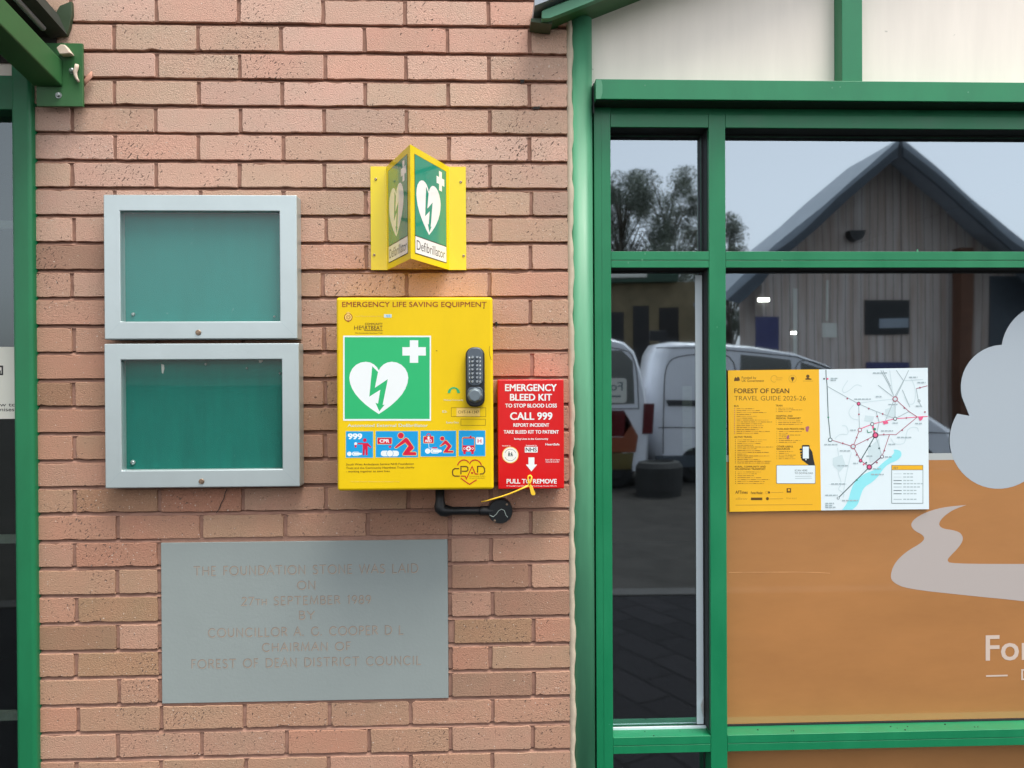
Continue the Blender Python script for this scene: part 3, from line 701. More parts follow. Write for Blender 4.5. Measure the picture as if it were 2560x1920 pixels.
def face_map(pa, pb):
    """u 0..1 from pa to pb across a face of the V, v 0 (top)..1 (bottom)"""
    pa = Vector((pa[0], pa[1], 0)); pb = Vector((pb[0], pb[1], 0)); d = pb-pa
    nrm = Vector((d.y, -d.x, 0)).normalized()
    def fn(u, v, h):
        p = pa+d*u+nrm*h; p.z = zt+(zb-zt)*v; return p
    return fn
BOLT = [(470,910),(545,985),(505,1190),(672,1078),(605,1412),(632,1408),(562,1495),(512,1385),(545,1395),(575,1215),(432,1305)]
for side in ('left', 'right'):
    A_, B_ = ((rl.x, -.0045), (ap.x, ap.y)) if side == 'left' else ((ap.x, ap.y), (rr.x, -.0045))
    p = Print(face_map(A_, B_), base=.0006)
    u0, u1 = (.085, .9) if side == 'left' else (.1, .915)
    p.rect(u0, .062, u1, .945, 1)                         # dark edge of the inset label
    p.rect(u0+.008, .065, u1-.008, .782, 0); p.rect(u0+.008, .79, u1-.008, .937, 2)
    mu = (u0+u1)/2
    for a_, b_ in (((-.115, -.04), (.115, .04)),): pass
    cu, cv = mu+.25, .185
    du, dv = .105, .092
    k3 = .36
    p.poly([(cu-du*k3, cv-dv), (cu+du*k3, cv-dv), (cu+du*k3, cv-dv*k3), (cu+du, cv-dv*k3), (cu+du, cv+dv*k3), (cu+du*k3, cv+dv*k3), (cu+du*k3, cv+dv), (cu-du*k3, cv+dv), (cu-du*k3, cv+dv*k3), (cu-du, cv+dv*k3), (cu-du, cv-dv*k3), (cu-du*k3, cv-dv*k3)], 2)
    p.poly(heart(mu-.06, .262, .735, .62), 2)
    hx = lambda u: mu-.06+(u-553)/760*.62
    hy = lambda v: .262+(v-850)/680*.473
    p.poly([(hx(u), hy(v)) for u, v in BOLT], 0)
    p.text('Defibrillator', u0+.04, u1-.04, .905, .085, 1, 0)
    p.build('safety_label', [M['signgreen'], M['black'], M['signwhite']], vs_)
for px, py in ((939.5, 448), (1152, 455), (935.5, 637.5), (1159, 639.5)):
    c = at(px, py, -.0045); b = MB(); b.disc((c.x, -.0045, c.z), (0, -1, 0), [(0, .0036), (.0015, .0034), (.0024, .002), (.0018, .0008)], 12); b.build('screw', M['screw'], vs_)

# ================================================================== DEFIBRILLATOR CABINET
CY = -.155
x0, x1, z0, z1 = rbox(841.5, 743, 1233, 1226, CY)
cab = thing('defibrillator_cabinet', 'yellow wall cabinet with green heart emblem and black keypad lock', 'cabinet', ((x0+x1)/2, 0, z0))
b = MB(); b.box(x0+.004, x1-.004, CY+.042, -.003, z0+.004, z1-.004); b.build('case', M['yellow'], cab, bevel=.004)
b = MB(); b.box(x0, x1, CY, CY+.0395, z0, z1); b.build('door', M['yellow'], cab, bevel=.0075, seg=4)
pm = on_plane(CY, 840, 740, 5.185)
p = Print(pm)
p.text('EMERGENCY LIFE SAVING EQUIPMENT', 80, 1952, 140, 64, 0, .010)
p.build('heading', [M['brownprint']], cab)
p = Print(pm)
p.rect(93, 514, 1232, 1617, 1); p.rect(112, 534, 1214, 1594, 0)
p.poly([(957, 574), (1066, 574), (1066, 663), (1165, 663), (1165, 772), (1066, 772), (1066, 866), (957, 866), (957, 772), (861, 772), (861, 663), (957, 663)], 1)
p.poly(heart(555, 852, 1530, 764), 1); p.poly(BOLT, 0)
p.stroke([(472, 906), (505, 925), (535, 955), (553, 982)], 12, 1)
p.build('heart_emblem', [M['emgreen'], M['white']], cab)
p = Print(pm)                                               # small printed marks
p.circ(160, 276, 54, 0); p.circ(160, 276, 44, 1); p.ring(160, 276, 27, 6, 0); p.ring(160, 276, 14, 5, 0); p.poly([(132, 316), (188, 316), (160, 340)], 0)
p.poly([(134, 206), (148, 214), (160, 202), (172, 214), (186, 206), (180, 230), (140, 230)], 1); p.stroke([(138, 220), (182, 220)], 5, 0)
p.build('crest_emblem', [M['brownprint'], M['labelcream']], cab); p = Print(pm)
p.text('South Western Ambulance Service', 252, 618, 268, 13, 1)
p.rect(622, 236, 722, 280, 2); p.text('NHS', 650, 708, 272, 26, 3, .02)
SP = [M['brownprint'], M['faint'], M['paleblue'], M['blue'], M['cdark'], M['emgreen'], M['paleblue'], M['labelcream']]
p.build('service_caption', SP, cab); p = Print(pm)
p.text('COMMUNITY', 376, 606, 376, 27, 4, .006)
p.text('HE', 236, 330, 438, 54, 4, -.006); p.stroke([(326, 408), (338, 408), (350, 384), (368, 444), (376, 448), (606, 448)], 6, 4)
p.text('RTBEAT', 376, 604, 436, 50, 4, .004)
p.text('The Community Heartbeat Trust', 248, 606, 486, 13, 4, .012)
p.build('charity_logo', SP, cab); p = Print(pm)
p.poly([(1447, 1258)]+arc(1527, 1258, 80, 78, 180, 360, 14)[1:]+[(1574, 1258)]+arc(1527, 1250, 42, 52, 0, -180, 10)+[(1480, 1258)], 5)
p.text('Webnos Community', 1395, 1650, 1358, 20, 6)
p.build('arch_logo', SP, cab); p = Print(pm)
p.text('ID:', 1378, 1440, 1512, 28, 6)
p.frame(1493, 1446, 1944, 1564, 4, 4); p.rect(1562, 1452, 1866, 1560, 7); p.text('CHT-14-1347', 1582, 1852, 1522, 36, 4, .004)
p.build('number_label', SP, cab); p = Print(pm)
p.frame(1617, 1594, 1940, 1678, 4, 4); p.text('Expiry Date', 1430, 1590, 1650, 24, 6)
p.build('blank_label', SP, cab); p = Print(pm)
p.text('Automated External Defibrillator', 150, 1190, 1697, 40, 6, .01)
p.build('faded_caption', SP, cab); p = Print(pm)
p.stroke([(1294, 709), (1316, 711)], 7, 4); p.build('paint_chip', SP, cab); p = Print(pm)
p.stroke([(1992, 650), (1986, 700), (1994, 770), (2014, 830)], 4, 4); p.build('paint_scratch', SP, cab); p = Print(pm)
p.circ(1917, 155, 9, 4); p.build('paint_chip', SP, cab)
pm5 = on_plane(CY, 840, 1030, 5.53)
mats_p = [M['blue'], M['crimson'], M['white'], M['faint']]
def limb(p, pts, wd, m, halo=True):
    if halo: p.stroke(pts, wd+14, 3)
    p.stroke(pts, wd, m)
# 1: call for help
p = Print(pm5); p.rect(130, 260, 520, 638, 3); p.rect(138, 267, 512, 631, 0)
p.text('999', 164, 362, 374, 74, 2, .05)
p.circ(398, 389, 26, 1)
p.poly([(300, 428), (440, 428), (492, 486), (480, 498), (438, 468), (438, 598), (410, 598), (408, 520), (400, 520), (396, 598), (370, 598), (370, 450), (300, 446)], 1)
p.circ(272, 438, 20, 2); p.poly([(256, 456), (288, 456), (282, 492), (262, 492)], 1)
p.circ(185, 578, 31, 2); p.rrect(222, 550, 330, 606, 26, 2); p.rrect(240, 566, 358, 592, 12, 2); p.stroke([(330, 560), (250, 562), (236, 578), (250, 594), (330, 598)], 5, 0)
p.build('pictogram', mats_p, cab)
# 2: chest compressions
p = Print(pm5); p.rect(542, 258, 1142, 634, 3); p.rect(550, 265, 1134, 626, 0)
p.rrect(568, 352, 776, 448, 10, 3); p.rrect(574, 358, 770, 442, 8, 1); p.text('CPR', 602, 738, 422, 44, 2, .04)
p.poly([(726, 470), (740, 464), (746, 472), (756, 464), (770, 470), (746, 508)], 1)
p.rrect(620, 534, 870, 612, 36, 2); p.ring(746, 572, 46, 6, 0); p.circ(746, 572, 43, 2)
p.circ(897, 326, 46, 3); p.circ(897, 326, 40, 1)
p.poly([(806, 488), (950, 356), (972, 350), (1000, 366), (1082, 486), (1078, 510), (1036, 548), (1100, 548), (1118, 566), (1112, 604), (924, 604), (916, 580), (990, 470), (956, 430), (838, 506), (814, 506)], 3)
p.poly([(814, 486), (952, 362), (972, 356), (994, 370), (1074, 486), (1070, 506), (1020, 554), (1096, 554), (1110, 568), (1106, 598), (930, 598), (922, 580), (1000, 470), (958, 422), (838, 498), (818, 500)], 1)
p.build('pictogram', mats_p, cab)
# 3: defibrillator in use
p = Print(pm5); p.rect(1162, 253, 1668, 622, 3); p.rect(1170, 260, 1660, 615, 0)
p.rrect(1206, 332, 1354, 434, 12, 3); p.rrect(1212, 338, 1348, 428, 10, 1); p.ring(1280, 326, 26, 12, 1); p.text('AED', 1228, 1324, 416, 36, 2, .035)
p.poly([(1272, 340), (1288, 340), (1288, 352), (1300, 352), (1300, 366), (1288, 366), (1288, 378), (1272, 378), (1272, 366), (1260, 366), (1260, 352), (1272, 352)], 2)
p.stroke([(1280, 434), (1286, 496), (1330, 500)], 6, 2); p.rrect(1330, 486, 1398, 504, 6, 1)
p.circ(1268, 540, 37, 2); p.rrect(1306, 506, 1430, 574, 30, 2); p.rrect(1326, 520, 1462, 558, 16, 2); p.stroke([(1432, 516), (1346, 518), (1324, 540), (1346, 562), (1432, 566)], 5, 0)
p.circ(1470, 368, 34, 3); p.circ(1470, 368, 29, 1)
p.poly([(1428, 474), (1502, 392), (1528, 386), (1600, 466), (1600, 484), (1560, 530), (1618, 530), (1630, 546), (1622, 568), (1484, 568), (1478, 552), (1536, 470), (1510, 446), (1450, 482)], 3)
p.poly([(1434, 472), (1504, 396), (1526, 392), (1594, 468), (1592, 482), (1546, 536), (1614, 536), (1624, 548), (1618, 562), (1490, 562), (1486, 552), (1544, 470), (1512, 440), (1450, 474)], 1)
p.build('pictogram', mats_p, cab)
# 4: ambulance to hospital
p = Print(pm5); p.rect(1690, 249, 2070, 616, 3); p.rect(1698, 256, 2062, 609, 0)
p.rrect(1742, 344, 1922, 548, 22, 3); p.rrect(1748, 350, 1916, 546, 20, 1); p.rrect(1754, 366, 1910, 462, 14, 0)
p.rrect(1760, 530, 1794, 582, 6, 1); p.rrect(1870, 530, 1904, 582, 6, 1); p.poly([(1846, 350), (1854, 326), (1868, 326), (1876, 350)], 1)
p.circ(1832, 504, 33, 2); p.poly([(1827, 486), (1837, 486), (1837, 499), (1850, 499), (1850, 509), (1837, 509), (1837, 522), (1827, 522), (1827, 509), (1814, 509), (1814, 499), (1827, 499)], 1)
p.ring(1776, 504, 13, 6, 2); p.ring(1888, 504, 13, 6, 2)
p.rrect(1934, 348, 2038, 450, 16, 2); p.text('H', 1958, 2010, 424, 50, 1, .02)
p.build('pictogram', mats_p, cab)
p = Print(pm5)
p.text('South West Ambulance Service NHS Foundation', 140, 1074, 738, 27, 0, .004, 728); p.text('Trust and the Community Heartbeat Trust charity', 140, 1084, 787, 27, 0, .004, 777)
p.text('- working together to save lives', 140, 742, 834, 26, 0, .004, 828)
p.build('small_print', [M['cdark'], M['faint']], cab); p = Print(pm5)
p.text('The South Western Ambulance Service Foundation Trust', 200, 880, 968, 15, 1)
p.build('faded_caption', [M['cdark'], M['faint']], cab)
# heart shaped logo with letters
p = Print(pm5)
hp = heart(1846, 662, 1006, 340)
nH = len(hp)
def sub(a, b): return [hp[i % nH] for i in range(a, b+1)]
arc1 = [q_ for q_ in hp if q_[1] < 752 and q_[0] >= 1846]; arc2 = [q_ for q_ in hp if q_[1] < 752 and q_[0] < 1846]
p.stroke(sorted(arc1, key=lambda q_: math.atan2(q_[1]-720, q_[0]-1925)), 15, 0)
p.stroke(sorted(arc2, key=lambda q_: math.atan2(q_[1]-720, q_[0]-1767) % (2*math.pi)), 15, 0)
p.stroke([(1726, 914), (1786, 960), (1846, 1000), (1906, 960), (1946, 938)], 15, 0)
p.stroke([(1702, 782), (1640, 782), (1616, 800), (1610, 830), (1616, 868), (1640, 886), (1710, 886)], 15, 1)
p.stroke([(1728, 862), (1728, 752), (1800, 752), (1822, 768), (1824, 800), (1806, 818), (1740, 818)], 15, 1)
p.stroke([(1722, 886), (1786, 886), (1804, 922), (1882, 752), (1926, 856), (1970, 856)], 14, 0)
p.stroke([(1958, 836), (1958, 750), (2030, 750), (2054, 780), (2056, 826), (2034, 854), (1988, 856)], 15, 1)
p.poly(heart(1882, 830, 858, 34), 0)
p.text('Community Public', 1844, 2062, 892, 12, 1); p.text('Access Defibrillator', 1844, 2062, 918, 12, 1)
p.build('heart_logo', [M['cred'], M['cdark']], cab)
# keypad lock
lk0 = at(840+1678/5.185, 740+662/5.185, CY-.02); lk1 = at(840+1930/5.185, 740+1438/5.185, CY-.02)
def rrpoly(x0, x1, z0, z1, r, n=7):
    pts = []
    for cx, cz, a0 in ((x1-r, z0+r, -90), (x1-r, z1-r, 0), (x0+r, z1-r, 90), (x0+r, z0+r, 180)):
        for k in range(n+1):
            a = R(a0+90*k/n); pts.append((cx+r*math.cos(a), cz+r*math.sin(a)))
    return pts
b = MB(); b.prism(rrpoly(lk0.x, lk1.x, lk1.z, lk0.z, .021), CY-.019, CY-.0004); lock = b.build('keypad_lock', M['lockblack'], cab, bevel=.004, seg=3)
b = MB()
def lk(u, v, y): return at(840+u/5.185, 740+v/5.185, y)
a_, c_ = lk(1700, 672, CY-.02), lk(1906, 1160, CY-.02)
b.prism(rrpoly(a_.x, c_.x, c_.z, a_.z, .016), CY-.0225, CY-.0175)
a_, c_ = lk(1704, 1178, CY-.02), lk(1904, 1370, CY-.02)
b.prism(rrpoly(a_.x, c_.x, c_.z, a_.z, .012), CY-.0215, CY-.0175); b.build('face_plate', M['lockgrey'], lock, bevel=.002)
b = MB(); k_ = Print(lambda u, v, h: lk(u, v, CY-.0225-h), base=.0002); k2_ = Print(lambda u, v, h: lk(u, v, CY-.0225-h), base=.0002)
for r_, (l_, q_) in enumerate(zip('12345XY', '67890ZC')):
    v = 795+r_*52
    for u in (1770, 1830):
        c = lk(u, v, CY-.026); b.disc((c.x, CY-.0222, c.z), (0, -1, 0), [(0, .0040), (.0045, .0039), (.006, .0030)], 14)
    k_.text(l_, 1722, 1738, v+12, 20, 0, .02); k2_.text(q_, 1860, 1880, v+12, 20, 0, .02)
b.build('key', M['chrome'], lock); k_.build('key_lettering', [M['white']], lock); k2_.build('key_lettering', [M['white']], lock)
c = lk(1800, 1290, CY-.035)
b = MB()
prof = [(.0, .019), (.006, .0195), (.008, .0175), (.0165, .0165), (.0185, .014)]
b.disc((c.x, CY-.0195, c.z), (0, -1, 0), prof, 8); b.build('knob', M['knob'], lock, bevel=.0012)

# ================================================================== BLEED KIT BOX
BY_ = -.085
x0, x1, z0, z1 = rbox(1244.5, 948.5, 1410, 1222.5, BY_)
kit = thing('bleed_kit_box', 'red emergency box with white lettering beside the yellow cabinet', 'box', ((x0+x1)/2, 0, z0))
b = MB(); b.box(x0, x1, BY_, -.003, z0, z1); b.build('case', M['red'], kit, bevel=.003, seg=3)
pk = on_plane(BY_, 1230, 930, 4.61)
p = Print(pk); p.text('EMERGENCY', 150, 746, 218, 76, 0, .026); p.build('heading', [M['white']], kit)
p = Print(pk); p.text('BLEED KIT', 207, 692, 328, 74, 0, .026); p.build('heading', [M['white']], kit)
p = Print(pk); p.text('TO STOP BLOOD LOSS', 152, 748, 408, 42, 0, .026); p.build('caption', [M['white']], kit)
p = Print(pk); p.text('CALL 999', 208, 696, 549, 82, 0, .026); p.build('heading', [M['white']], kit)
p = Print(pk); p.text('REPORT INCIDENT', 246, 660, 630, 38, 0, .026); p.build('caption', [M['white']], kit)
p = Print(pk); p.text('TAKE BLEED KIT TO PATIENT', 135, 770, 709, 38, 0, .026); p.build('caption', [M['white']], kit)
p = Print(pk); p.text('Saving Lives in the Community', 254, 648, 780, 20, 0, .026); p.build('motto', [M['white']], kit)
p = Print(pk); p.text('Funded by', 120, 215, 857, 14, 0, .014); p.build('caption', [M['white']], kit)
p = Print(pk); p.text('Supported by', 390, 516, 853, 15, 0, .014); p.build('caption', [M['white']], kit)
p = Print(pk); p.text('HeartSafe', 616, 778, 845, 24, 0, .026); p.build('caption', [M['white']], kit)
p = Print(pk); p.text('Scan QR to learn', 614, 780, 1018, 15, 0, .014); p.build('caption', [M['white']], kit)
p = Print(pk); p.text('more & re-order', 620, 776, 1042, 15, 0, .014); p.build('caption', [M['white']], kit)
p = Print(pk); p.text('PULL TO REMOVE', 168, 746, 1284, 50, 0, .026); p.build('caption', [M['white']], kit)
p = Print(pk); p.text('© Copyright HeartSafe 2023 Registered Design Number 6241112', 168, 746, 1318, 11, 0, .014); p.build('small_print', [M['white']], kit)
p = Print(pk); p.poly([(420, 984), (488, 984), (488, 1066), (520, 1066), (454, 1146), (390, 1066), (420, 1066)], 0); p.build('arrow_mark', [M['white']], kit)
p = Print(pk); p.rect(378, 862, 526, 928, 0); p.text('NHS', 388, 516, 916, 44, 1, .02); p.build('health_service_badge', [M['white'], M['black']], kit)
p = Print(pk); p.circ(211, 956, 95, 0); p.circ(211, 956, 86, 1); p.ring(211, 956, 66, 4, 2, a0=200, a1=340); p.ring(211, 956, 66, 4, 2, a0=20, a1=160)
for u, hgt in ((196, 46), (226, 36)):
    p.circ(u, 966-hgt, 6, 2); p.poly([(u-8, 974-hgt), (u+8, 974-hgt), (u+12, 972), (u+4, 972), (u, 956), (u-4, 972), (u-12, 972)], 2)
p.stroke([(190, 940), (226, 944), (240, 962)], 5, 2)
p.build('round_badge', [M['labelcream'], M['white'], M['mapdark']], kit)

# ================================================================== YELLOW SEAL
tq = on_plane(BY_-.006, 1230, 930, 4.61)
sl = thing('security_seal', 'yellow plastic pull tie hanging from the red box', 'security tag', tq(430, 1200, 0))
b = MB(); b.tube([tq(u, v, h) for u, v, h in ((452, 1202, -.004), (440, 1192, .002), (422, 1196, .004), (414, 1214, .004), (414, 1240, .004), (422, 1272, .006), (426, 1292, .008))], .0024, 8)
b.tube([tq(u, v, h) for u, v, h in ((440, 1192, .002), (455, 1205, .005), (452, 1236, .007), (440, 1268, .008), (428, 1294, .009))], .0022, 8); b.build('loop', M['tie'], sl)
b = MB()
P_ = [tq(u, v, .006) for u, v in ((408, 1296), (426, 1282), (446, 1296), (462, 1310), (498, 1394), (494, 1414), (460, 1416), (446, 1400), (428, 1322), (412, 1316))]
n = len(P_); b.add(P_+[q_+Vector((0, -.0035, 0)) for q_ in P_], [tuple(range(n)), tuple(range(2*n-1, n-1, -1))]+[(i, (i+1) % n, n+(i+1) % n, n+i) for i in range(n)]); b.build('tag', M['tie'], sl, bevel=.0008)
b = MB(); pts = [(416, 1306), (330, 1348), (230, 1392), (120, 1432), (0, 1468), (-60, 1486), (-126, 1500)]
b.tube([tq(u, v, .007-.002*i) for i, (u, v) in enumerate(pts)], [.0028, .0024, .0022, .0021, .002, .0019, .0014], 8); b.build('tail', M['tie'], sl)

# ================================================================== CONDUIT
pyc = -.028
def cq(u, v, y=pyc): return at(640+u/2.765, 1100+v/2.765, y)
cn = thing('cable_conduit', 'black conduit elbow and round junction box under the yellow cabinet', 'conduit', cq(1272, 490))
b = MB(); r_ = .0118
pth = [cq(1272, 300), cq(1272, 420), cq(1272, 455), cq(1276, 474), cq(1290, 486), cq(1318, 490), cq(1360, 490), cq(1640, 488)]
rad = [.0125, .0125, .0165, .017, .017, .0165, r_*.95, r_*.95]
b.tube(pth, rad, 16); b.build('pipe', M['pipe'], cn)
b = MB(); b.tube([cq(1548, 489), cq(1552, 489), cq(1640, 489)], [.0128, .0128, .0135], 16); b.build('collar', M['pipe'], cn)
c = cq(1688, 490); b = MB(); b.disc((c.x, -.002, c.z), (0, -1, 0), [(0, .0335), (.034, .0335), (.0385, .0315), (.039, .0005)], 36); jb = b.build('junction_box', M['pipe'], cn)
for u, v in ((1733, 441), (1650, 552)):
    b = MB(); q_ = cq(u, v); b.disc((q_.x, -.0408, q_.z), (0, -1, 0), [(0, .0032), (.0012, .003), (.0016, .0015)], 10); b.build('screw', M['screw'], jb)
p = Print(lambda u, v, h: (lambda q_: Vector((q_.x, -.0412-h, q_.z)))(at(640+u/2.765, 1100+v/2.765, -.0412)))
p.stroke([(1616, 520), (1640, 530), (1662, 512), (1676, 490), (1696, 478), (1716, 486), (1728, 520), (1740, 534)], 3, 0); p.build('paint_scratch', [M['paleblue']], jb)

# ================================================================== RIGHT-HAND GREEN POST
PX0, PX1 = X(1434, 960, -.005), X(1486, 960, -.005)
TOP = 2.75
gp_ = thing('corner_post', 'chalky green rounded post between the bricks and the window', 'post', ((PX0+PX1)/2, 0, 0))
b = MB(); prof = []
nn = 14; wdt = PX1-PX0
for i in range(nn+1):
    t = i/nn; xx = PX0+wdt*t
    yy = -.005 + .020*(abs(t-.42)/.58)**3.2
    prof.append((xx, yy))
prof += [(PX1, .06), (PX0, .06)]
b.loft([[Vector((x, y, 0)) for x, y in prof], [Vector((x, y, Z(1460, 40, 0))) for x, y in prof]], smooth=True); b.build('column', M['greenpost'], gp_)
b = MB(); zs = [i*.012 for i in range(int(TOP/.012))]
rings = []
for z in zs:
    wob = .0018*math.sin(z*31+1)+.0014*math.sin(z*83)+random.gauss(0, .0004)
    xl = WX1-.001; xr = PX0+.0015+wob
    rings.append([Vector((xl, .001, z)), Vector(((xl+xr)/2, -.0035, z)), Vector((xr, -.001, z)), Vector((xr, .02, z)), Vector((xl, .02, z))])
b.loft(rings); b.build('sealant_bead', M['sealant'], gp_)

# ================================================================== WINDOW
FY = .03
XR = 2.05                               # the window goes on beyond the right edge of the picture
win = thing('shop_window', 'large green framed shop window with mirrored panes', 'window', (1.1, FY, 0))
def fx(px, py=960, y=FY): return X(px, py, y)
def fz(py, px=1900, y=FY): return Z(px, py, y)
jl, jr, ml, mr_ = fx(1487.5), fx(1529), fx(1774), fx(1815.5)
hz0, hz1 = fz(318.5), fz(286); t1a, t1b = fz(669), fz(628.5)
zs_top = fz(1842, 1650); zs_bot = fz(1883, 1650)
hz0 = Z(1650, 318, FY); hz1 = Z(1650, 285.5, FY); t1a = Z(1650, 669, FY); t1b = Z(1650, 628.5, FY)
DEP = .12
b = MB(); b.box(jl, jr, FY, DEP, 0.0, Z(1500, 268, FY)); b.build('jamb', M['green'], win, bevel=.0015)
b = MB(); b.box(jl+.021, jl+.0225, FY-.0008, FY+.01, 0.0, Z(1500, 275, FY)); b.build('jamb_ridge', M['green'], win)
b = MB(); b.box(ml, mr_, FY, DEP, 0.0, hz1); b.build('mullion', M['green'], win, bevel=.0015)
b = MB(); b.box(jr+.0004, ml-.0004, FY, DEP, hz0, hz1); b.box(mr_+.0004, XR, FY, DEP, hz0, hz1); b.build('head', M['green'], win, bevel=.0012)
b = MB(); b.box(jr-.022, XR, FY+.004, DEP, hz1+.0006, Z(1650, 266, FY)); b.build('head_trim', M['green'], win, bevel=.001)
zm = Z(1650, 650.5, FY)
for nm, za, zb_ in (('transom', t1a, t1b), ('sill_rail', zs_bot, zs_top)):
    zmid = zm if nm == 'transom' else Z(1650, 1863, FY)
    for xa, xb in ((jr+.0004, ml-.0004), (mr_+.0004, XR)):
        b = MB(); b.box(xa, xb, FY+.0004, DEP, za, zmid-.0006); b.box(xa, xb, FY, DEP, zmid+.0006, zb_); b.build(nm, M['green'], win, bevel=.001)
# panes: front face carries the coating
def pane(xa, xb, za, zb_):
    b = MB(); e = .004
    b.box(xa-e, xb+e, GY, GY+.006, za-e, zb_+e, 1)
    b.m[-6:] = [1, 1, 0, 1, 1, 1]
    pn = b.build('pane', [M['glass'], M['clear']], win, fixn=False)
    gk = MB(); t = .0045
    gk.box(xa, xb, GY-.006, GY-.001, za, za+t); gk.box(xa, xb, GY-.006, GY-.001, zb_-t, zb_)
    gk.box(xa, xa+t, GY-.006, GY-.001, za+t, zb_-t); gk.box(xb-t, xb, GY-.006, GY-.001, za+t, zb_-t)
    gk.build('gasket', M['darkgap'], pn)
    return pn
for xa, xb in ((jr, ml), (mr_, XR)):
    pane(xa, xb, t1b, hz0); pane(xa, xb, zs_top, t1a); pane(xa, xb, 0.25, zs_bot)
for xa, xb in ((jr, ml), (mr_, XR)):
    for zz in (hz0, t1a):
        b = MB(); b.box(xa+.0015, xb-.0015, FY+.006, GY-.0065, zz-.0014, zz-.0002); b.build('reveal_shade_strip', M['darkgap'], win)  # dark strip painting the reveal shade under head and transom
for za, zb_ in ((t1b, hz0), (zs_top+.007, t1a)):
    b = MB(); b.box(ml-.0016, ml-.0002, FY+.014, GY-.0065, za+.0015, zb_-.0018); b.build('reveal_shade_strip', M['darkgap'], win)  # same painted reveal shade, on the mullion's side
chips = [(1613, 634, 3), (1606, 650, 3), (1571, 657, 3), (1698, 634, 2), (1955, 651, 3), (2294, 627, 4), (1793, 818, 2), (2500, 632, 2)]
for u, v, r_ in chips:
    p = Print(lambda u, v, h: (lambda q_: Vector((q_.x, FY-h, q_.z)))(at(u, v, FY)), base=.0002); p.poly([(u-r_*.6, v-r_), (u+r_*.5, v-r_*.8), (u+r_*.4, v+r_*.3), (u-r_*.2, v+r_*1.3), (u-r_*.7, v+r_*.4)]); p.build('paint_chip', M['greenpost'], win)
for k in range(14):
    xx = random.uniform(mr_+.02, 1.45) if k > 3 else random.uniform(jr+.01, ml-.02); yy = random.uniform(FY+.006, GY-.02); rr_ = random.uniform(.001, .0028)
    b = MB(); b.disc((xx, yy, zs_top), (0, 0, 1), [(0, rr_), (rr_*.5, rr_*.8), (rr_*.8, rr_*.3)], 7); b.build('dirt_crumb', M['grime'], win)
# light grey glazing bead along the small pane's foot
b = MB(); b.box(jr+.0005, ml-.0005, GY-.014, GY-.0065, zs_top+.0002, zs_top+.006); b.build('glazing_bead', M['whitebar'], win)
b = MB(); b.box(jl, XR, FY+.002, .3, 0.0, .25); b.build('base_panel', M['green'], win)

# ---- beam above, cream panels and their mullion
pan = thing('gable_panelling', 'cream panels and green beam above the shop window', 'panelling', (1.1, 0, 2.3))
BYF = -.03
bz0, bz1 = Z(1650, 248.5, BYF), Z(1650, 198.5, BYF); bx0 = X(1489, 225, BYF)
b = MB(); b.box(bx0, XR, BYF, .1, bz0, bz1); b.build('beam', M['green'], pan, bevel=.0015)
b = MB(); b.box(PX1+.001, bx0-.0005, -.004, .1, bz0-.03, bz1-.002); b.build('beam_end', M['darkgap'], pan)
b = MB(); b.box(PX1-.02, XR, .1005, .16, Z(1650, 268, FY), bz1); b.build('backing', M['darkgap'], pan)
b = MB(); b.box(bx0+.002, XR, BYF+.007, FY+.003, bz0-.0016, bz0-.0003); b.build('soffit_shade_strip', M['soffitshade'], pan)  # thin dark strip: the soffit's shade put into its colour
p = Print(lambda u, v, h: (lambda q_: Vector((q_.x, BYF-h, q_.z)))(at(u, v, BYF)), base=.0002)
p.poly([(1490, 200), (1503, 200), (1506, 212), (1506, 232), (1502, 247), (1490, 247)]); p.build('end_cap', M['greenpost'], pan)
for u, v in ((1612, 213), (2080, 219), (2100, 217), (2420, 230)):
    p = Print(lambda u, v, h: (lambda q_: Vector((q_.x, BYF-h, q_.z)))(at(u, v, BYF)), base=.0002); p.poly([(u, v-2), (u+3, v), (u+1, v+3), (u-2, v+1)]); p.build('paint_chip', M['greenpost'], pan)
PYF = .045
gm0, gm1 = X(2105, 100, -.002), X(2156, 100, -.002)
for xa, xb in ((PX1-.02, gm0-.0005), (gm1+.0005, XR)):
    b = MB(); b.box(xa, xb, PYF, .1, bz1+.0005, 3.3); b.build('cream_panel', M['cream'], pan)
b = MB(); b.box(gm0, gm1, -.002, .1, bz1+.0008, 3.3); b.build('mullion', M['green'], pan, bevel=.0015)

# ---- verge board of the little gable
vg = thing('verge_board', 'sloping green verge board rising above the rounded post', 'roof edge', at(1400, 30, -.08))
vy = -.085
pa, pb_ = at(1374, 45.5, vy), at(1480, 0, vy); sl_ = (pb_.z-pa.z)/(pb_.x-pa.x)
pc, pd_ = at(1354.5, 27, vy), at(1355, 46, vy); pe = at(1430, 0, vy); sl2 = (pe.z-pc.z)/(pe.x-pc.x)
sl_ = sl2 = (sl_+sl2)/2
L_ = 1.6
b = MB(); b.prism([(pd_.x, pd_.z), (pa.x, pa.z), (pa.x+L_, pa.z+sl_*L_), (pc.x+L_, pc.z+sl2*L_), (pc.x, pc.z)], vy, vy+.022); b.build('fascia', M['greenverge'], vg, bevel=.001)
b = MB(); b.prism([(pa.x-.012, pa.z+.002), (pa.x+L_, pa.z+.004+sl_*L_), (pa.x+L_, pa.z+.04+sl_*L_), (pa.x-.012, pa.z+.035)], vy+.0225, PYF+.02); b.build('soffit', M['greenbeam'], vg)
q0, q1 = at(1327, 47, -.06), at(1380, 67, -.06)
b = MB(); b.prism([(q0.x, q1.z+.012), (q0.x, q0.z), (q1.x, q0.z), (q1.x, q1.z+.006), (q0.x+.03, q1.z+.008)], vy+.0225, -.001); b.build('soffit_end', M['canopyolive'], vg)
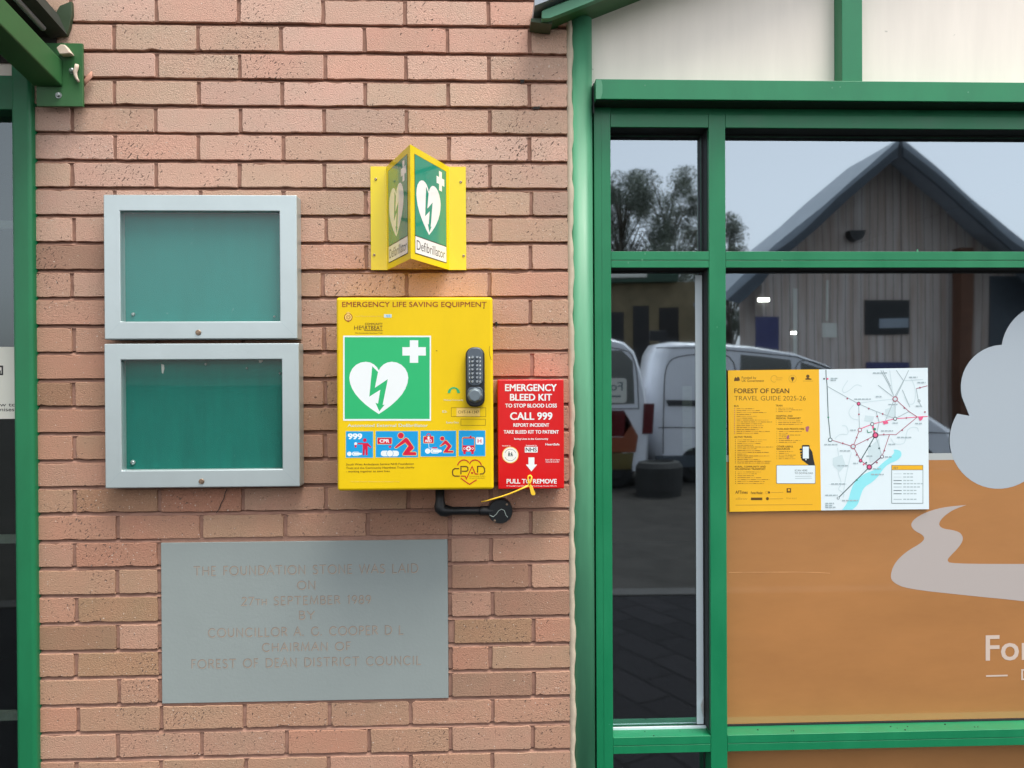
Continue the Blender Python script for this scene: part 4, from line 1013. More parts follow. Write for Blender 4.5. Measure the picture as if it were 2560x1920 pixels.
b = MB(); b.prism([(pc.x-.02, pc.z+.004), (pc.x+L_, pc.z+.004+sl2*L_), (pc.x+L_, pc.z+.03+sl2*L_), (pc.x-.02, pc.z+.03)], vy-.02, 3.0); b.build('roof_covering', M['roofgrey'], vg)

# ================================================================== WINDOW FILM
fo = GY-.0012
flm = thing('window_film', 'orange window film with frosted cloud and winding river', 'window film', (1.4, fo, .6))
fz_top = Z(2350, 1150, fo)
b = MB(); t = .0006
ft = Z(2350, 1150, fo)
b.box(mr_+.006, XR-.01, fo-t, fo, zs_top+.0055, ft); b.box(mr_+.006, XR-.01, fo-t, fo, .26, zs_bot-.006); b.build('orange_field', M['orangefilm'], flm)
b = MB(); b.box(mr_+.006, XR-.01, fo-t, fo, ft+.0002, Z(2350, 1133, fo)); b.build('white_border', M['frostline'], flm)
fm = on_plane(fo-.0008, 0, 0, 1.0)
def carc(cx, cy, r, a0, a1, n=18): return [(cx+r*math.cos(R(a0+(a1-a0)*i/n)), cy+r*math.sin(R(a0+(a1-a0)*i/n))) for i in range(n+1)]
p = Print(fm, base=.0001)
cl = [(2503, 862)] + carc(2508, 968, 106, -93, -210, 14)[1:-2] + [(2423.5, 1039.6)] + carc(2496, 1100, 122, -140, -303, 22)[1:] + [(2640, 1195), (2760, 1195), (2780, 1000), (2780, 800)] + carc(2625, 880, 122, -60, -172, 16)
p.poly(cl, 0); p.build('frosted_cloud', [M['frost']], flm)
p = Print(fm, base=.0001)
z4 = lambda pts, ox, oy: [(ox+u/3.456, oy+v/3.456) for u, v in pts]
def smooth(pts, it=2):
    for _ in range(it):
        o_ = [pts[0]]
        for a_, b_ in zip(pts[:-1], pts[1:]):
            o_ += [(a_[0]*.75+b_[0]*.25, a_[1]*.75+b_[1]*.25), (a_[0]*.25+b_[0]*.75, a_[1]*.25+b_[1]*.75)]
        pts = o_+[pts[-1]]
    return pts
left_ = z4([(1715, 1045), (1500, 1065), (1330, 1120), (1230, 1195), (1250, 1260), (1355, 1312), (1340, 1365), (1190, 1450), (1090, 1550), (1055, 1659), (1080, 1715), (1200, 1770), (1700, 1825), (2212, 1875), (2900, 1960)], 1920, 960)
right_ = z4([(2900, 1555), (2212, 1555), (1580, 1553), (1545, 1525), (1570, 1490), (1650, 1410), (1690, 1340), (1665, 1285), (1600, 1262), (1505, 1250), (1470, 1210), (1510, 1150), (1600, 1085), (1715, 1045)], 1920, 960)
p.poly(smooth(left_)+smooth(right_)[1:-1], 0); p.build('frosted_river', [M['frost2']], flm)
p = Print(fm, base=.0003)
p.text('Forest', 2464, 2464+228, 1651, 62, 0, .012, 1646); p.build('lettering', [M['lettering']], flm); p = Print(fm, base=.0003); p.stroke([(2465, 1690), (2519, 1688.5)], 4, 0); p.build('dash_mark', [M['lettering']], flm); p = Print(fm, base=.0003); p.text('DISTRICT', 2553, 2553+170, 1700, 27, 0, .004, 1696)
p.build('lettering', [M['lettering']], flm)

p = Print(fm, base=.0002); p.stroke([(1822, 1431), (1990, 1430), (2040, 1431), (2075, 1433)], 1.1, 0); p.build('film_seam', [M['seam']], flm)
# ================================================================== TRAVEL POSTER
pyo = GY-.008
po = thing('travel_poster', 'travel guide poster with yellow text page and white map', 'poster', at(2070, 1277, pyo))
def pmap(u, v, h): 
    q_ = at(u, v, pyo); q_.y = pyo-h; return q_
C4 = [(1820, 926), (2047.5, 923.5), (2319.5, 919.5), (2322.5, 1273), (2053, 1276), (1824, 1279.5)]
def sheet(name, idx, m):
    b = MB(); P_ = [pmap(*C4[i], 0) for i in idx]
    b.add(P_+[q_+Vector((0, .0008, 0)) for q_ in P_], [(0, 1, 2, 3), (7, 6, 5, 4), (0, 4, 5, 1), (1, 5, 6, 2), (2, 6, 7, 3), (3, 7, 4, 0)]); return b.build(name, m, po)
sheet('yellow_page', (0, 1, 4, 5), M['poster_y']); sheet('map_page', (1, 2, 3, 4), M['poster_w'])
def pz(u, v, h): return pmap(1810+u/4.367, 910+v/4.367, h)
p = Print(pz, base=.0002)
p.text('Funded by', 194, 352, 162, 26, 0, 0); p.text('UK Government', 194, 436, 195, 26, 0, 0)
p.poly([(112, 160), (126, 140), (138, 155), (150, 136), (168, 150), (174, 178), (150, 186), (124, 184), (110, 190)], 0)
p.build('funding_mark', [M['ink'], M['inklight']], po); p = Print(pz, base=.0002)
p.ring(548, 162, 36, 5, 1, a0=60, a1=330); p.text('community', 566, 640, 156, 14, 1); p.text('transport', 566, 630, 176, 14, 1)
p.build('partner_mark', [M['ink'], M['inklight']], po); p = Print(pz, base=.0002)
p.ring(748, 162, 40, 4, 1); p.poly([(734, 142), (764, 142), (768, 162), (754, 176), (754, 190), (742, 190), (742, 176), (730, 162)], 0)
p.build('partner_mark', [M['ink'], M['inklight']], po); p = Print(pz, base=.0002)
p.circ(915, 134, 18, 0); p.poly([(884, 162), (915, 148), (958, 164), (950, 172), (892, 172)], 0); p.stroke([(862, 186), (972, 186)], 5, 1)
p.build('partner_mark', [M['ink'], M['inklight']], po); p = Print(pz, base=.0002)
p.text('FOREST OF DEAN', 112, 712, 318, 50, 0, .018); p.text('TRAVEL GUIDE 2025-26', 114, 892, 398, 50, 0, -.012)
for t_, ul, ur, vb in (('BUS', 110, 160, 468), ('TRAIN', 564, 638, 463), ('HOSPITAL AND', 568, 750, 576), ('MEDICAL TRANSPORT', 568, 838, 602), ('TAXIS AND PRIVATE HIRE', 572, 876, 718), ('OTHER USEFUL', 574, 756, 910), ('RESOURCES', 574, 720, 936), ('ACTIVE TRAVEL', 112, 308, 806), ('RURAL, COMMUNITY AND', 120, 456, 1130), ('ON-DEMAND TRANSPORT', 120, 454, 1156)):
    p.build('heading', [M['ink'], M['inklight']], po); p = Print(pz, base=.0002); p.text(t_, ul, ur, vb, 19, 0, .012)
p.build('heading', [M['ink'], M['inklight']], po)
rnd = random.Random(3)
def lines(u, v0, n_, dv, lo, hi, m=0, ic=True):
    p = Print(pz, base=.0002)
    for i in range(n_):
        v = v0+i*dv; x = u; e = u+rnd.uniform(lo, hi)
        if ic: p.circ(u-22, v, 5 if u < 300 else 3.5, 2 if u < 200 and v < 780 else 0, seg=8)
        while x < e:
            w_ = rnd.uniform(14, 62); p.rect(x, v-2.8, min(x+w_, e), v+2.8, m if rnd.random() < .6 else 1); x += w_+6
    p.build('listing', [M['inkmid'], M['inklight'], M['maprose']], po)
lines(138, 488, 14, 20.6, 130, 390); lines(146, 828, 14, 19.4, 90, 400); lines(148, 1178, 7, 20.8, 160, 360)
lines(592, 482, 3, 18.5, 90, 310); lines(592, 621, 3, 19, 180, 290); lines(598, 736, 7, 19.6, 80, 320); lines(598, 956, 5, 19.4, 90, 190)
p = Print(pz, base=.0002); p.stroke([(126, 1540), (966, 1534)], 7, 1); p.build('footer_line', [M['ink'], M['inklight']], po)
p = Print(pz, base=.0002)
p.poly([(890, 690), (920, 676), (930, 690), (918, 740), (894, 736)], 2); p.build('crossed_out_mark', [M['ink'], M['ink'], M['maprose']], po); p = Print(pz, base=.0002); p.poly([(684, 790), (706, 772), (712, 790), (704, 824), (684, 818)], 2)
p.build('crossed_out_mark', [M['ink'], M['ink'], M['maprose']], po)
p = Print(pz, base=.0002)
p.rrect(571, 1103, 998, 1307, 12, 1); p.rrect(576, 1108, 994, 1302, 10, 0); p.text('SCAN HERE', 772, 910, 1172, 20, 1, .006); p.text('TO DOWNLOAD', 772, 970, 1202, 20, 1, .006)
p.stroke([(776, 1226), (956, 1224)], 6, 2); p.stroke([(776, 1248), (962, 1246)], 6, 2); p.build('download_label', [M['poster_w'], M['mapdark'], M['mapgrey']], po)
p = Print(pz, base=.0002)
p.poly([(880, 1070), (846, 1040), (852, 1000), (940, 920), (964, 960), (976, 1030), (992, 1103), (926, 1103)], 1)
for v in (934, 966, 996, 1020): p.rrect(826+(v-934)*.14, v-12, 860, v+10, 8, 1)
p.rrect(850, 884, 934, 1056, 12, 1); p.rect(860, 902, 926, 1032, 0); p.circ(894, 1044, 7, 0); p.build('hand_holding_phone', [M['poster_w'], M['black']], po)
p = Print(pz, base=.0002)
p.text('AFTimes', 124, 258, 1416, 34, 0, .01); p.build('sponsor_mark', [M['ink'], M['inklight'], M['poster_y']], po)
p = Print(pz, base=.0002); p.text('Forest Wander', 294, 422, 1420, 28, 0, .01); p.build('sponsor_mark', [M['ink'], M['inklight'], M['poster_y']], po)
p = Print(pz, base=.0002); p.circ(490, 1402, 13, 0); p.ring(466, 1402, 14, 4, 1); p.stroke([(512, 1402), (648, 1400)], 6, 1); p.build('sponsor_mark', [M['ink'], M['inklight'], M['poster_y']], po)
p = Print(pz, base=.0002); p.rect(684, 1356, 732, 1404, 0); p.circ(708, 1376, 12, 2); p.build('sponsor_mark', [M['ink'], M['inklight'], M['poster_y']], po)
p = Print(pz, base=.0002); p.text('dbw', 128, 258, 1482, 26, 1); p.build('sponsor_mark', [M['ink'], M['inklight'], M['poster_y']], po)
p = Print(pz, base=.0002); p.rect(294, 1458, 418, 1486, 0); p.build('sponsor_mark', [M['ink'], M['inklight'], M['poster_y']], po)
p = Print(pz, base=.0002); p.circ(474, 1470, 17, 0); p.stroke([(498, 1472), (646, 1470)], 7, 1); p.build('sponsor_mark', [M['ink'], M['inklight'], M['poster_y']], po)
p = Print(pz, base=.0002); p.text('forest', 680, 796, 1474, 20, 1); p.build('sponsor_mark', [M['ink'], M['inklight'], M['poster_y']], po)
def pn(u, v, h): return pmap(1920+u/3.456, 960+v/3.456, h)
p = Print(pn, base=.0002)      # 0 grey 1 dark 2 pale 3 pink 4 rose 5 plum 6 cyan 7 green 8 yellow 9 white
riv = smooth([(640, 1088), (690, 1020), (720, 900), (760, 830), (840, 770), (930, 740), (990, 680), (1070, 620), (1095, 585), (1080, 568), (1110, 565), (1150, 580), (1155, 620), (1120, 660), (1040, 690), (990, 740), (960, 790), (900, 850), (830, 890), (800, 960), (780, 1040), (730, 1086)], 2)
p.poly(riv, 6)
for wig in ([(740, 180), (690, 240), (720, 300), (780, 310)], [(810, 20), (760, 0), (700, 60), (650, 80), (640, 40), (690, -30)], [(1180, 110), (1210, 180), (1270, 170), (1275, 40), (1240, -40)], [(1060, 470), (1090, 520), (1180, 520), (1190, 450), (1210, 380), (1290, 370), (1300, 410)], [(580, 470), (620, 430), (700, 440), (680, 360), (640, 360)], [(600, 550), (620, 700), (600, 760), (640, 860), (600, 910), (640, 930), (660, 960)], [(720, 590), (690, 720), (660, 860), (650, 980)]):
    p.stroke(smooth(wig), 7, 2)
for poly in ([(560, 640), (640, 610), (670, 700), (620, 760), (560, 700)], [(840, 270), (920, 280), (900, 330), (830, 320)], [(1010, 220), (1090, 190), (1100, 280), (1020, 300)], [(860, 560), (960, 470), (980, 640), (880, 680)]): p.poly(poly, 2)
ln = lambda pts, m, w_=6: p.stroke(pts, w_, m)
ln([(500, -122), (502, -60), (510, 10), (520, 280), (540, 480)], 1, 7); ln([(515, 22), (780, 170), (930, 235), (1098, 300)], 0); ln([(780, 165), (910, 148), (1098, 128)], 2)
ln([(783, 170), (790, 390)], 0); ln([(793, 390), (735, 540)], 4); ln([(540, 482), (735, 540), (928, 442)], 4); ln([(735, 540), (800, 660), (875, 715)], 4); ln([(928, 442), (800, 660)], 1, 8)
ln([(928, 442), (985, 625)], 0); ln([(985, 625), (875, 715)], 5, 8); ln([(875, 718), (606, 985)], 1, 8); ln([(793, 390), (860, 362), (900, 346), (1098, 300), (1290, 285), (1380, 280)], 3, 7)
ln([(900, 346), (928, 442)], 3, 16); ln([(928, 442), (1050, 436), (1105, 438), (1290, 285)], 4); ln([(1050, 436), (985, 625)], 4); ln([(1098, 128), (1098, 300)], 0); ln([(1090, 135), (1010, 325)], 0)
ln([(1098, 128), (1160, 0), (1214, -118)], 0); ln([(1098, 128), (1040, 0), (974, -118)], 0); ln([(1098, 128), (1215, 235), (1290, 285)], 4); ln([(1098, 300), (1215, 238)], 0); ln([(1160, 50), (1225, 200)], 0); ln([(1098, 128), (1075, 60), (1051, -116)], 2)
ln([(935, 240), (960, 330), (940, 420)], 0); ln([(950, 10), (1080, 110)], 0); ln([(1280, 40), (1300, 150), (1330, 200)], 0); ln([(1280, 40), (1378, 15)], 4)
ln([(992, -118), (1020, -60), (1060, 20)], 0); ln([(1108, -118), (1170, -30), (1090, 120)], 0); ln([(1180, -30), (1340, -40)], 2)
for u, v, r_, mc, mf in ((783, 170, 17, 5, 3), (1098, 130, 24, 4, 2), (1098, 300, 17, 1, 9), (900, 346, 17, 1, 9), (793, 397, 19, 4, 9), (928, 442, 26, 5, 3), (735, 540, 23, 4, 2), (537, 482, 19, 1, 9), (985, 627, 16, 5, 9), (800, 662, 16, 5, 3), (875, 717, 24, 5, 3), (606, 985, 12, 1, 9), (1304, 146, 11, 1, 9)):
    p.circ(u, v, r_, mc); p.circ(u, v, r_*.62, mf)
for u, v, m_ in ((685, 125, 4), (785, 262, 4), (870, 212, 4), (990, 258, 4), (943, 280, 4), (1178, 206, 4), (1195, 293, 4), (765, 462, 4), (645, 512, 4), (862, 480, 4), (1000, 436, 4), (1158, 398, 4), (880, 536, 1), (960, 555, 1), (1005, 575, 4), (766, 612, 4), (520, 288, 7), (766, 828, 7), (848, 680, 1), (940, 678, 4), (826, 694, 3), (1312, 32, 4), (1355, 242, 4), (484, -45, 1), (514, -45, 3)): p.circ(u, v, 8, m_, seg=10)
p.poly([(990, 325), (1030, 318), (1040, 340), (1000, 350)], 3); p.poly([(1295, 280), (1345, 278), (1330, 310), (1310, 318)], 3); p.circ(920, 390, 12, 7); ln([(855, 395), (862, 420), (900, 412)], 7)
for u0, u1, v in ((745, 888, 130), (1040, 1118, 176), (975, 1080, 404), (485, 600, 522), (620, 712, 576), (495, 600, 960), (640, 778, 1006), (890, 1000, 780), (1115, 1240, 460), (905, 975, 732), (600, 690, 704), (850, 900, 622), (1010, 1070, 628), (735, 776, 684), (1040, 1100, 520), (545, 675, 862), (930, 980, 108), (710, 758, 398), (495, 570, 1030), (495, 555, 1048), (495, 582, 1064), (1075, 1120, 336), (1270, 1330, 340), (1275, 1320, 190), (540, 605, -49), (540, 585, -33), (905, 1030, -96), (1220, 1290, -59), (1290, 1360, -14)):
    x = u0
    while x < u1: p.rect(x, v-5, min(u1, x+26), v+5, 0); x += 32
p.build('route_map', [M['mapgrey'], M['mapdark'], M['mappale'], M['mappink'], M['maprose'], M['mapplum'], M['mapcyan'], M['mapgreen'], M['poster_y'], M['poster_w']], po)
p = Print(pn, base=.0003)
p.rect(1066, 700, 1340, 1032, 1); p.rect(1070, 744, 1336, 1028, 3); p.rect(1070, 704, 1336, 740, 2); p.text('KEY', 1085, 1124, 734, 18, 1, .006)
for i, v in enumerate((776, 804, 834, 862, 890, 920, 948, 996)):
    p.stroke([(1084, v), (1154, v)], 6 if i > 1 else 3, 1 if i in (2, 3, 5, 6) else 0); x = 1168
    while x < (1240, 1232, 1258, 1320, 1296, 1282, 1288, 1280)[i]: p.rect(x, v-5, x+24, v+4, 0); x += 30
p.build('map_key', [M['mapgrey'], M['mapdark'], M['poster_y'], M['poster_w']], po)

# ================================================================== THINGS JUST INSIDE THE SMALL PANE
wy = GY-.0022
ds = thing('edge_strip', 'white adhesive strip peeling at its foot along the narrow pane', 'edge strip', at(1750, 1880, wy))
x0 = X(1733.5, 690, wy); x1 = X(1752, 690, wy); x2 = X(1747, 1880, wy); x3 = X(1764, 1880, wy)
ztp, zmd = Z(1742, 688, wy), Z(1755, 1800, wy)
b = MB(); b.box(.5*(x0+x2), .5*(x1+x3), wy, wy+.0016, zs_top+.0075, ztp); b.build('strip', M['whitebar'], ds)
b = MB(); xe = .5*(x1+x3)
b.add([(xe, wy-.0004, Z(1760, 1738, wy)), (xe, wy-.0004, Z(1760, 1800, wy)), (xe-.013, wy-.010, Z(1750, 1760, wy)), (xe, wy-.0012, Z(1760, 1738, wy)), (xe, wy-.0012, Z(1760, 1800, wy)), (xe-.013, wy-.0108, Z(1750, 1760, wy))], [(0, 1, 2), (5, 4, 3), (0, 3, 4, 1), (1, 4, 5, 2), (2, 5, 3, 0)])
b.build('peeling_corner', M['white'], ds)
ny = GY+.06
nt_ = thing('paper_notice', 'pale printed sheet hung inside the narrow pane beside the white strip', 'notice', at(1718, 1130, ny))
a_, c_ = at(1706, 965, ny), at(1731, 1128, ny)
b = MB(); b.box(a_.x, c_.x, ny, ny+.001, c_.z, a_.z); b.build('sheet', M['dullpaper'], nt_)
p = Print(lambda u, v, h: (lambda q_: Vector((q_.x, ny-h, q_.z)))(at(u, v, ny)), base=.0003)
for v in range(978, 1120, 17): p.stroke([(1709, v), (1709+random.uniform(10, 20), v-1)], 1.6, 0)
p.build('small_print', [M['dullink']], nt_)

# ================================================================== INTERIOR
def roomside(name, bx):
    b = MB(); b.box(*bx); o = b.build(name, M['roomfloor'] if 'floor' in name else M['roomdark']); return tag(o, kind='structure')
roomside('interior_floor', (WX1, 3.2, .13, 5.0, .001, .03)); roomside('interior_back_wall', (WX1, 3.2, 5.0, 5.1, 0, 2.7)); roomside('interior_ceiling', (WX1, 3.2, .17, 5.1, 2.7, 2.8))
roomside('interior_side_wall', (3.2, 3.3, .0, 5.1, 0, 2.8)); roomside('interior_side_wall', (WX1-.1, WX1-.001, .301, 5.1, 0, 2.8))
b = MB(); b.box(XR+.001, 3.2, .0, .13, 0, 3.2); tag(b.build('end_wall', M['mortar']), 'plain end wall beyond the shop window', 'wall')
for px, py, w_, dd in ((1911, 749, .05, 2.6), (1986, 832, .028, 3.6)):
    c = at(px, py, dd); lp = thing('wall_lamp', 'small lit lamp glowing inside the dark shop', 'lamp', c, 'small lit lamps inside the shop')
    b = MB(); b.box(c.x-w_*.7, c.x+w_*.7, dd, dd+.03, c.z-.012, c.z+.012); b.build('diffuser', M['lamp'], lp, bevel=.004)
    b = MB(); b.box(c.x-w_*.8, c.x+w_*.8, dd+.031, dd+.05, c.z-.3, c.z+.03); b.build('back_plate', M['roomdark'], lp)

# ================================================================== LEFT: WINDOW, POST, CANOPY
LY = -.02
lx0, lx1 = X(31, 960, LY), X(82.5, 960, LY)
lp = thing('corner_post', 'dark green square post at the left edge of the bricks', 'post', ((lx0+lx1)/2, LY, 0))
b = MB(); b.box(lx0, lx1, LY, .1, 0, 2.75); b.build('column', M['greenleft'], lp, bevel=.012, seg=4)
lw = thing('shop_window', 'green framed dark window left of the bricks with white notice', 'window', (lx0-.4, .0, 0))
hz_a, hz_b = Z(12, 275, .0), Z(12, 190, .0)
b = MB(); b.box(lx0-1.4, lx0-.0005, -.005, .1, hz_a, hz_b); b.build('head', M['greenleft'], lw, bevel=.002)
b = MB(); b.box(lx0-1.4, lx0-.0005, .0, .1, hz_b+.001, 2.9); b.build('cream_panel', M['cream'], lw)
b = MB(); b.box(lx0-1.4, lx0-.0005, .05, .056, .2, hz_a-.0005, 1); b.m[-6:] = [1, 1, 0, 1, 1, 1]; b.build('pane', [M['glassplain'], M['clear']], lw, fixn=False)
b = MB(); b.box(lx0-1.4, lx0-.0005, -.002, .1, 0, .2); b.build('base_panel', M['greenleft'], lw)
for ya in (562, 1348, 1790):
    b = MB(); z_ = Z(12, ya, .07); b.box(lx0-1.4, lx0-.002, .065, .085, z_-.011, z_+.011); b.build('inner_rail', M['dullpaper'], lw)
sg = thing('window_notice', 'white no smoking law notice stuck on the left window', 'notice', at(0, 1045, .045))
a_, c_ = at(-170, 868, .0485), at(28.5, 1047, .0485)
b = MB(); b.box(a_.x, lx0-.001, .0475, .0495, c_.z, a_.z); b.build('sheet', M['paper'], sg)
p = Print(lambda u, v, h: (lambda q_: Vector((q_.x, .0475-h, q_.z)))(at(u, v, .0475)), base=.0003)
p.text('It is against the law to', -150, 40, 1016, 9, 0, .006); p.text('smoke in these premises', -150, 36, 1028, 9, 0, .006)
p.build('lettering', [M['black']], sg); p = Print(lambda u, v, h: (lambda q_: Vector((q_.x, .0475-h, q_.z)))(at(u, v, .0475)), base=.0003)
p.frame(-14, 914, 8, 938, 4, 0); p.rect(-6, 926, 2, 934, 0); p.build('emblem', [M['black']], sg)
roomside('interior_floor', (lx0-1.4, WX0, .13, 3.0, .001, .03)); roomside('interior_back_wall', (lx0-1.4, WX0+.2, 3.0, 3.1, 0, 2.7)); roomside('interior_ceiling', (lx0-1.4, WX0+.2, .11, 3.1, 2.7, 2.8))
roomside('interior_side_wall', (lx0-1.5, lx0-1.401, -.01, 3.1, 0, 2.9)); roomside('interior_side_wall', (WX0+.01, WX0+.1, .301, 3.0, 0, 2.7))

# canopy: bracket plate, sloping beam, gutter and sheet
can = thing('canopy_beam', 'sloping green steel beam bolted to the bricks at top left', 'beam', at(150, 190, -.02))
a_, c_ = at(90, 107, -.03), at(207, 266, -.03)
b = MB(); b.box(a_.x, c_.x, -.0305, -.0215, c_.z, a_.z); b.build('bracket_plate', M['greenbeam'], can, bevel=.001)
bxa, bxb = X(84, 215, -.031), X(157, 185, -.031); bza, bzb = Z(150, 217, -.031), Z(150, 152, -.031)
b = MB(); rise = .17; ln_ = 1.1
b.loft([[Vector((x, y, z+rise*(-.031-y))) for x, z in ((bxa, bza), (bxb, bza), (bxb, bzb), (bxa, bzb))] for y in (-.031, -.031-ln_)], smooth=False); b.build('beam', M['greenbeam'], can, bevel=.004)
for px, py in ((180.5, 177), (146.5, 238)):
    c = at(px, py, -.031); b = MB(); b.disc((c.x, -.0306, c.z), (0, -1, 0), [(0, .0085), (.001, .0085), (.0012, .0058), (.006, .0056), (.0075, .004)], 12); b.build('bolt', M['bolt'], can)
b = MB(); pts = [at(u/5.925, v/5.925, -.037) for u, v in ((1140, 955), (1132, 1010), (1112, 1060), (1118, 1120), (1140, 1170), (1168, 1210))]
b.tube(pts, [.005, .0055, .0055, .005, .004, .003], 8); b.build('sealant_smear', M['putty'], can)
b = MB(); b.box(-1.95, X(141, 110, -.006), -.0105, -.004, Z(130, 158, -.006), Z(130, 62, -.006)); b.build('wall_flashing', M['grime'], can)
gt = thing('canopy_gutter', 'grimy dark green gutter end above the canopy beam', 'gutter', at(150, 60, -.01))
gp2 = [at(u/5.925, v/5.925, -.012) for u, v in ((1060, 20), (1068, 200), (1030, 400), (985, 520), (880, 520), (780, 380), (820, 210), (890, 90))]
b = MB(); b.prism([(q_.x, q_.z) for q_ in gp2], -.014, -.001); b.build('end_cap', M['canopyolive'], gt, bevel=.001)
gp3 = [at(u/5.925, v/5.925, -.02) for u, v in ((980, 500), (900, 520), (740, 560), (740, 360), (800, 240), (850, 200))]
b = MB(); n = len(gp3); b.loft([[Vector((q_.x, y, q_.z+rise*(-.02-y))) for q_ in gp3] for y in (-.0145, -1.1)], smooth=False); b.build('trough', M['canopydark'], gt)
b = MB(); xr_ = X(125, 80, -.02); zz = Z(125, 88, -.02)
b.loft([[Vector((x, y, z+rise*(-.02-y))) for x, z in ((xr_-.6, zz), (xr_, zz), (xr_, zz+.012), (xr_-.6, zz+.012))] for y in (-.0125, -1.1)], smooth=False); b.build('soffit_board', M['grime'], gt)
b = MB(); rows = ((700, 300, .010), (560, 190, .007), (640, 420, .008))
for u, v, r_ in rows:
    q_ = at(u/5.925, v/5.925, -.06); b.tube([Vector((q_.x, y, q_.z+rise*(-.06-y))) for y in (-.06, -.4, -1.1)], r_, 8)
b.build('edge_trim', M['roofgrey'], gt)
cs = MB(); q_ = at(880/5.925, 60/5.925, -.02); x_ = q_.x
for i in range(4):
    cs.add([(x_-.5*i-.001, -.02, q_.z+.03+.0*i), (x_-.5*(i+1)+.02, -.02, q_.z+.03), (x_-.5*(i+1)+.02, -1.15, q_.z+.03+rise*1.13), (x_-.5*i-.001, -1.15, q_.z+.03+rise*1.13),
            (x_-.5*i-.001, -.02, q_.z+.036), (x_-.5*(i+1)+.02, -.02, q_.z+.036), (x_-.5*(i+1)+.02, -1.15, q_.z+.036+rise*1.13), (x_-.5*i-.001, -1.15, q_.z+.036+rise*1.13)],
           [(0, 1, 2, 3), (7, 6, 5, 4), (0, 4, 5, 1), (1, 5, 6, 2), (2, 6, 7, 3), (3, 7, 4, 0)])
cs.org = q_; tag(cs.build('canopy_sheet', M['canopysheet']), 'translucent pale green canopy sheeting over the left window', 'canopy')
b = MB(); c = at(930/5.925, 735/5.925, -.05)
b.prism([(c.x-.017, c.z+.004), (c.x-.006, c.z+.014), (c.x+.006, c.z+.013), (c.x+.017, c.z-.003), (c.x+.023, c.z-.01), (c.x+.006, c.z-.012), (c.x-.008, c.z-.013)], -.052, -.0315); b.org = Vector(c)
tag(b.build('mortar_lump', M['putty'], None, bevel=.003), 'pale lump of putty above the canopy bracket', 'putty lump')
b = MB(); c = at(1290/5.925, 1180/5.925, -.012)
b.tube([c+Vector((.012, 0, .022)), c+Vector((.009, -.004, .008)), c+Vector((.0, -.006, -.006)), c+Vector((-.008, -.003, -.022))], [.002, .008, .007, .001], 8, flat=.25); b.org = Vector(c)
tag(b.build('dry_leaf', M['leafdry']), 'curled reddish dry leaf caught beside the green bracket plate', 'leaf')

# ================================================================== WHAT THE WINDOW MIRRORS (it stands behind the camera)
LV = 14.0
def zg(poly, dist): return [mir(u, v, dist) for u, v in poly]
tb = thing('timber_building', 'grey weathered timber gable building mirrored in the large pane', 'building', mir(2255, 1150, LV))
outer_l = [(2254, 342), (2190, 398), (2128, 452), (2060, 515), (2010, 556), (1940, 612), (1880, 668), (1813, 735)]
inner_l = [(2248, 366), (2170, 430), (2101, 488), (2017, 572), (1981, 602), (1940, 630), (1890, 688), (1820, 752)]
under_l = [(2248, 390), (2176, 450), (2118, 500), (2040, 574), (1996, 612), (1950, 650), (1905, 710), (1850, 760)]
mirx = lambda pts: [(2*2255-u, v) for u, v in pts]
yw = mir(2255, 700, LV).y
def strip(mb, A_, B_, dist, depth, m=0):
    P_ = zg(A_, dist); Q_ = zg(B_, dist)
    for i in range(len(P_)-1):
        quad = [P_[i], P_[i+1], Q_[i+1], Q_[i]]
        mb.add(quad+[q_+Vector((0, -depth, 0)) for q_ in quad], [(0, 1, 2, 3), (7, 6, 5, 4), (0, 4, 5, 1), (1, 5, 6, 2), (2, 6, 7, 3), (3, 7, 4, 0)], m)
b = MB()
for o_, i_ in ((outer_l, inner_l), (mirx(outer_l), mirx(inner_l))): strip(b, o_, i_, LV-.7, 2.0)
b.build('roof', M['roofgrey'], tb)
b = MB()
for o_, i_ in ((inner_l, under_l), (mirx(inner_l), mirx(under_l))): strip(b, o_, i_, LV-.72, .06)
b.build('verge_board', M['barge'], tb)
wl = [(2248, 380)]+[(u, v) for u, v in under_l[1:-1]]; wr = mirx(wl)[::-1]
P_ = zg(wl, LV); P2 = zg(wr, LV)
zgnd = 0.0
poly = [(q_.x, q_.z) for q_ in P_]+[(P_[-1].x, -.13)]+[(P2[0].x, -.13)]+[(q_.x, q_.z) for q_ in P2]
b = MB(); b.prism(poly, yw-1.3, yw); b.build('wall', M['timber'], tb)
a_, c_ = mir(2398, 660, LV-.3), mir(2428, 1160, LV-.3)
b = MB(); b.box(a_.x, c_.x, yw+.1, yw+.35, -.13, a_.z+.3); b.build('porch_post', M['postbrown'], tb)
a_, c_ = mir(2110, 580, LV), mir(2150, 605, LV)
b = MB(); b.prism([(a_.x, a_.z)]+[((a_.x+c_.x)/2-(c_.x-a_.x)/2*math.cos(t_*math.pi/8), a_.z-(a_.z-c_.z)*math.sin(t_*math.pi/8)) for t_ in range(0, 9)], yw+.002, yw+.2); b.build('bulkhead_lamp', M['voiddark'], tb)
for nm, u0, v0, u1, v1, m_ in (('poster', 2162, 750, 2271, 834, 'voiddark'), ('notice', 2053, 806, 2090, 842, 'paper'), ('door', 2165, 905, 2272, 1150, 'bluepanel'), ('noticeboard', 2470, 690, 2660, 880, 'barge'), ('window', 1885, 790, 1945, 900, 'bluepanel'), ('corner_trim', 1980, 720, 1991, 1150, 'paper'), ('corner_trim', 2062, 700, 2068, 800, 'paper'), ('white_panel', 2197, 795, 2268, 818, 'roofgrey')):
    a_, c_ = mir(u0, v0, LV), mir(u1, v1, LV)
    b = MB(); dy = .03 if nm != 'white_panel' else .04
    b.box(a_.x, c_.x, yw+.001, yw+dy, c_.z, a_.z); b.build(nm, M[m_], tb)
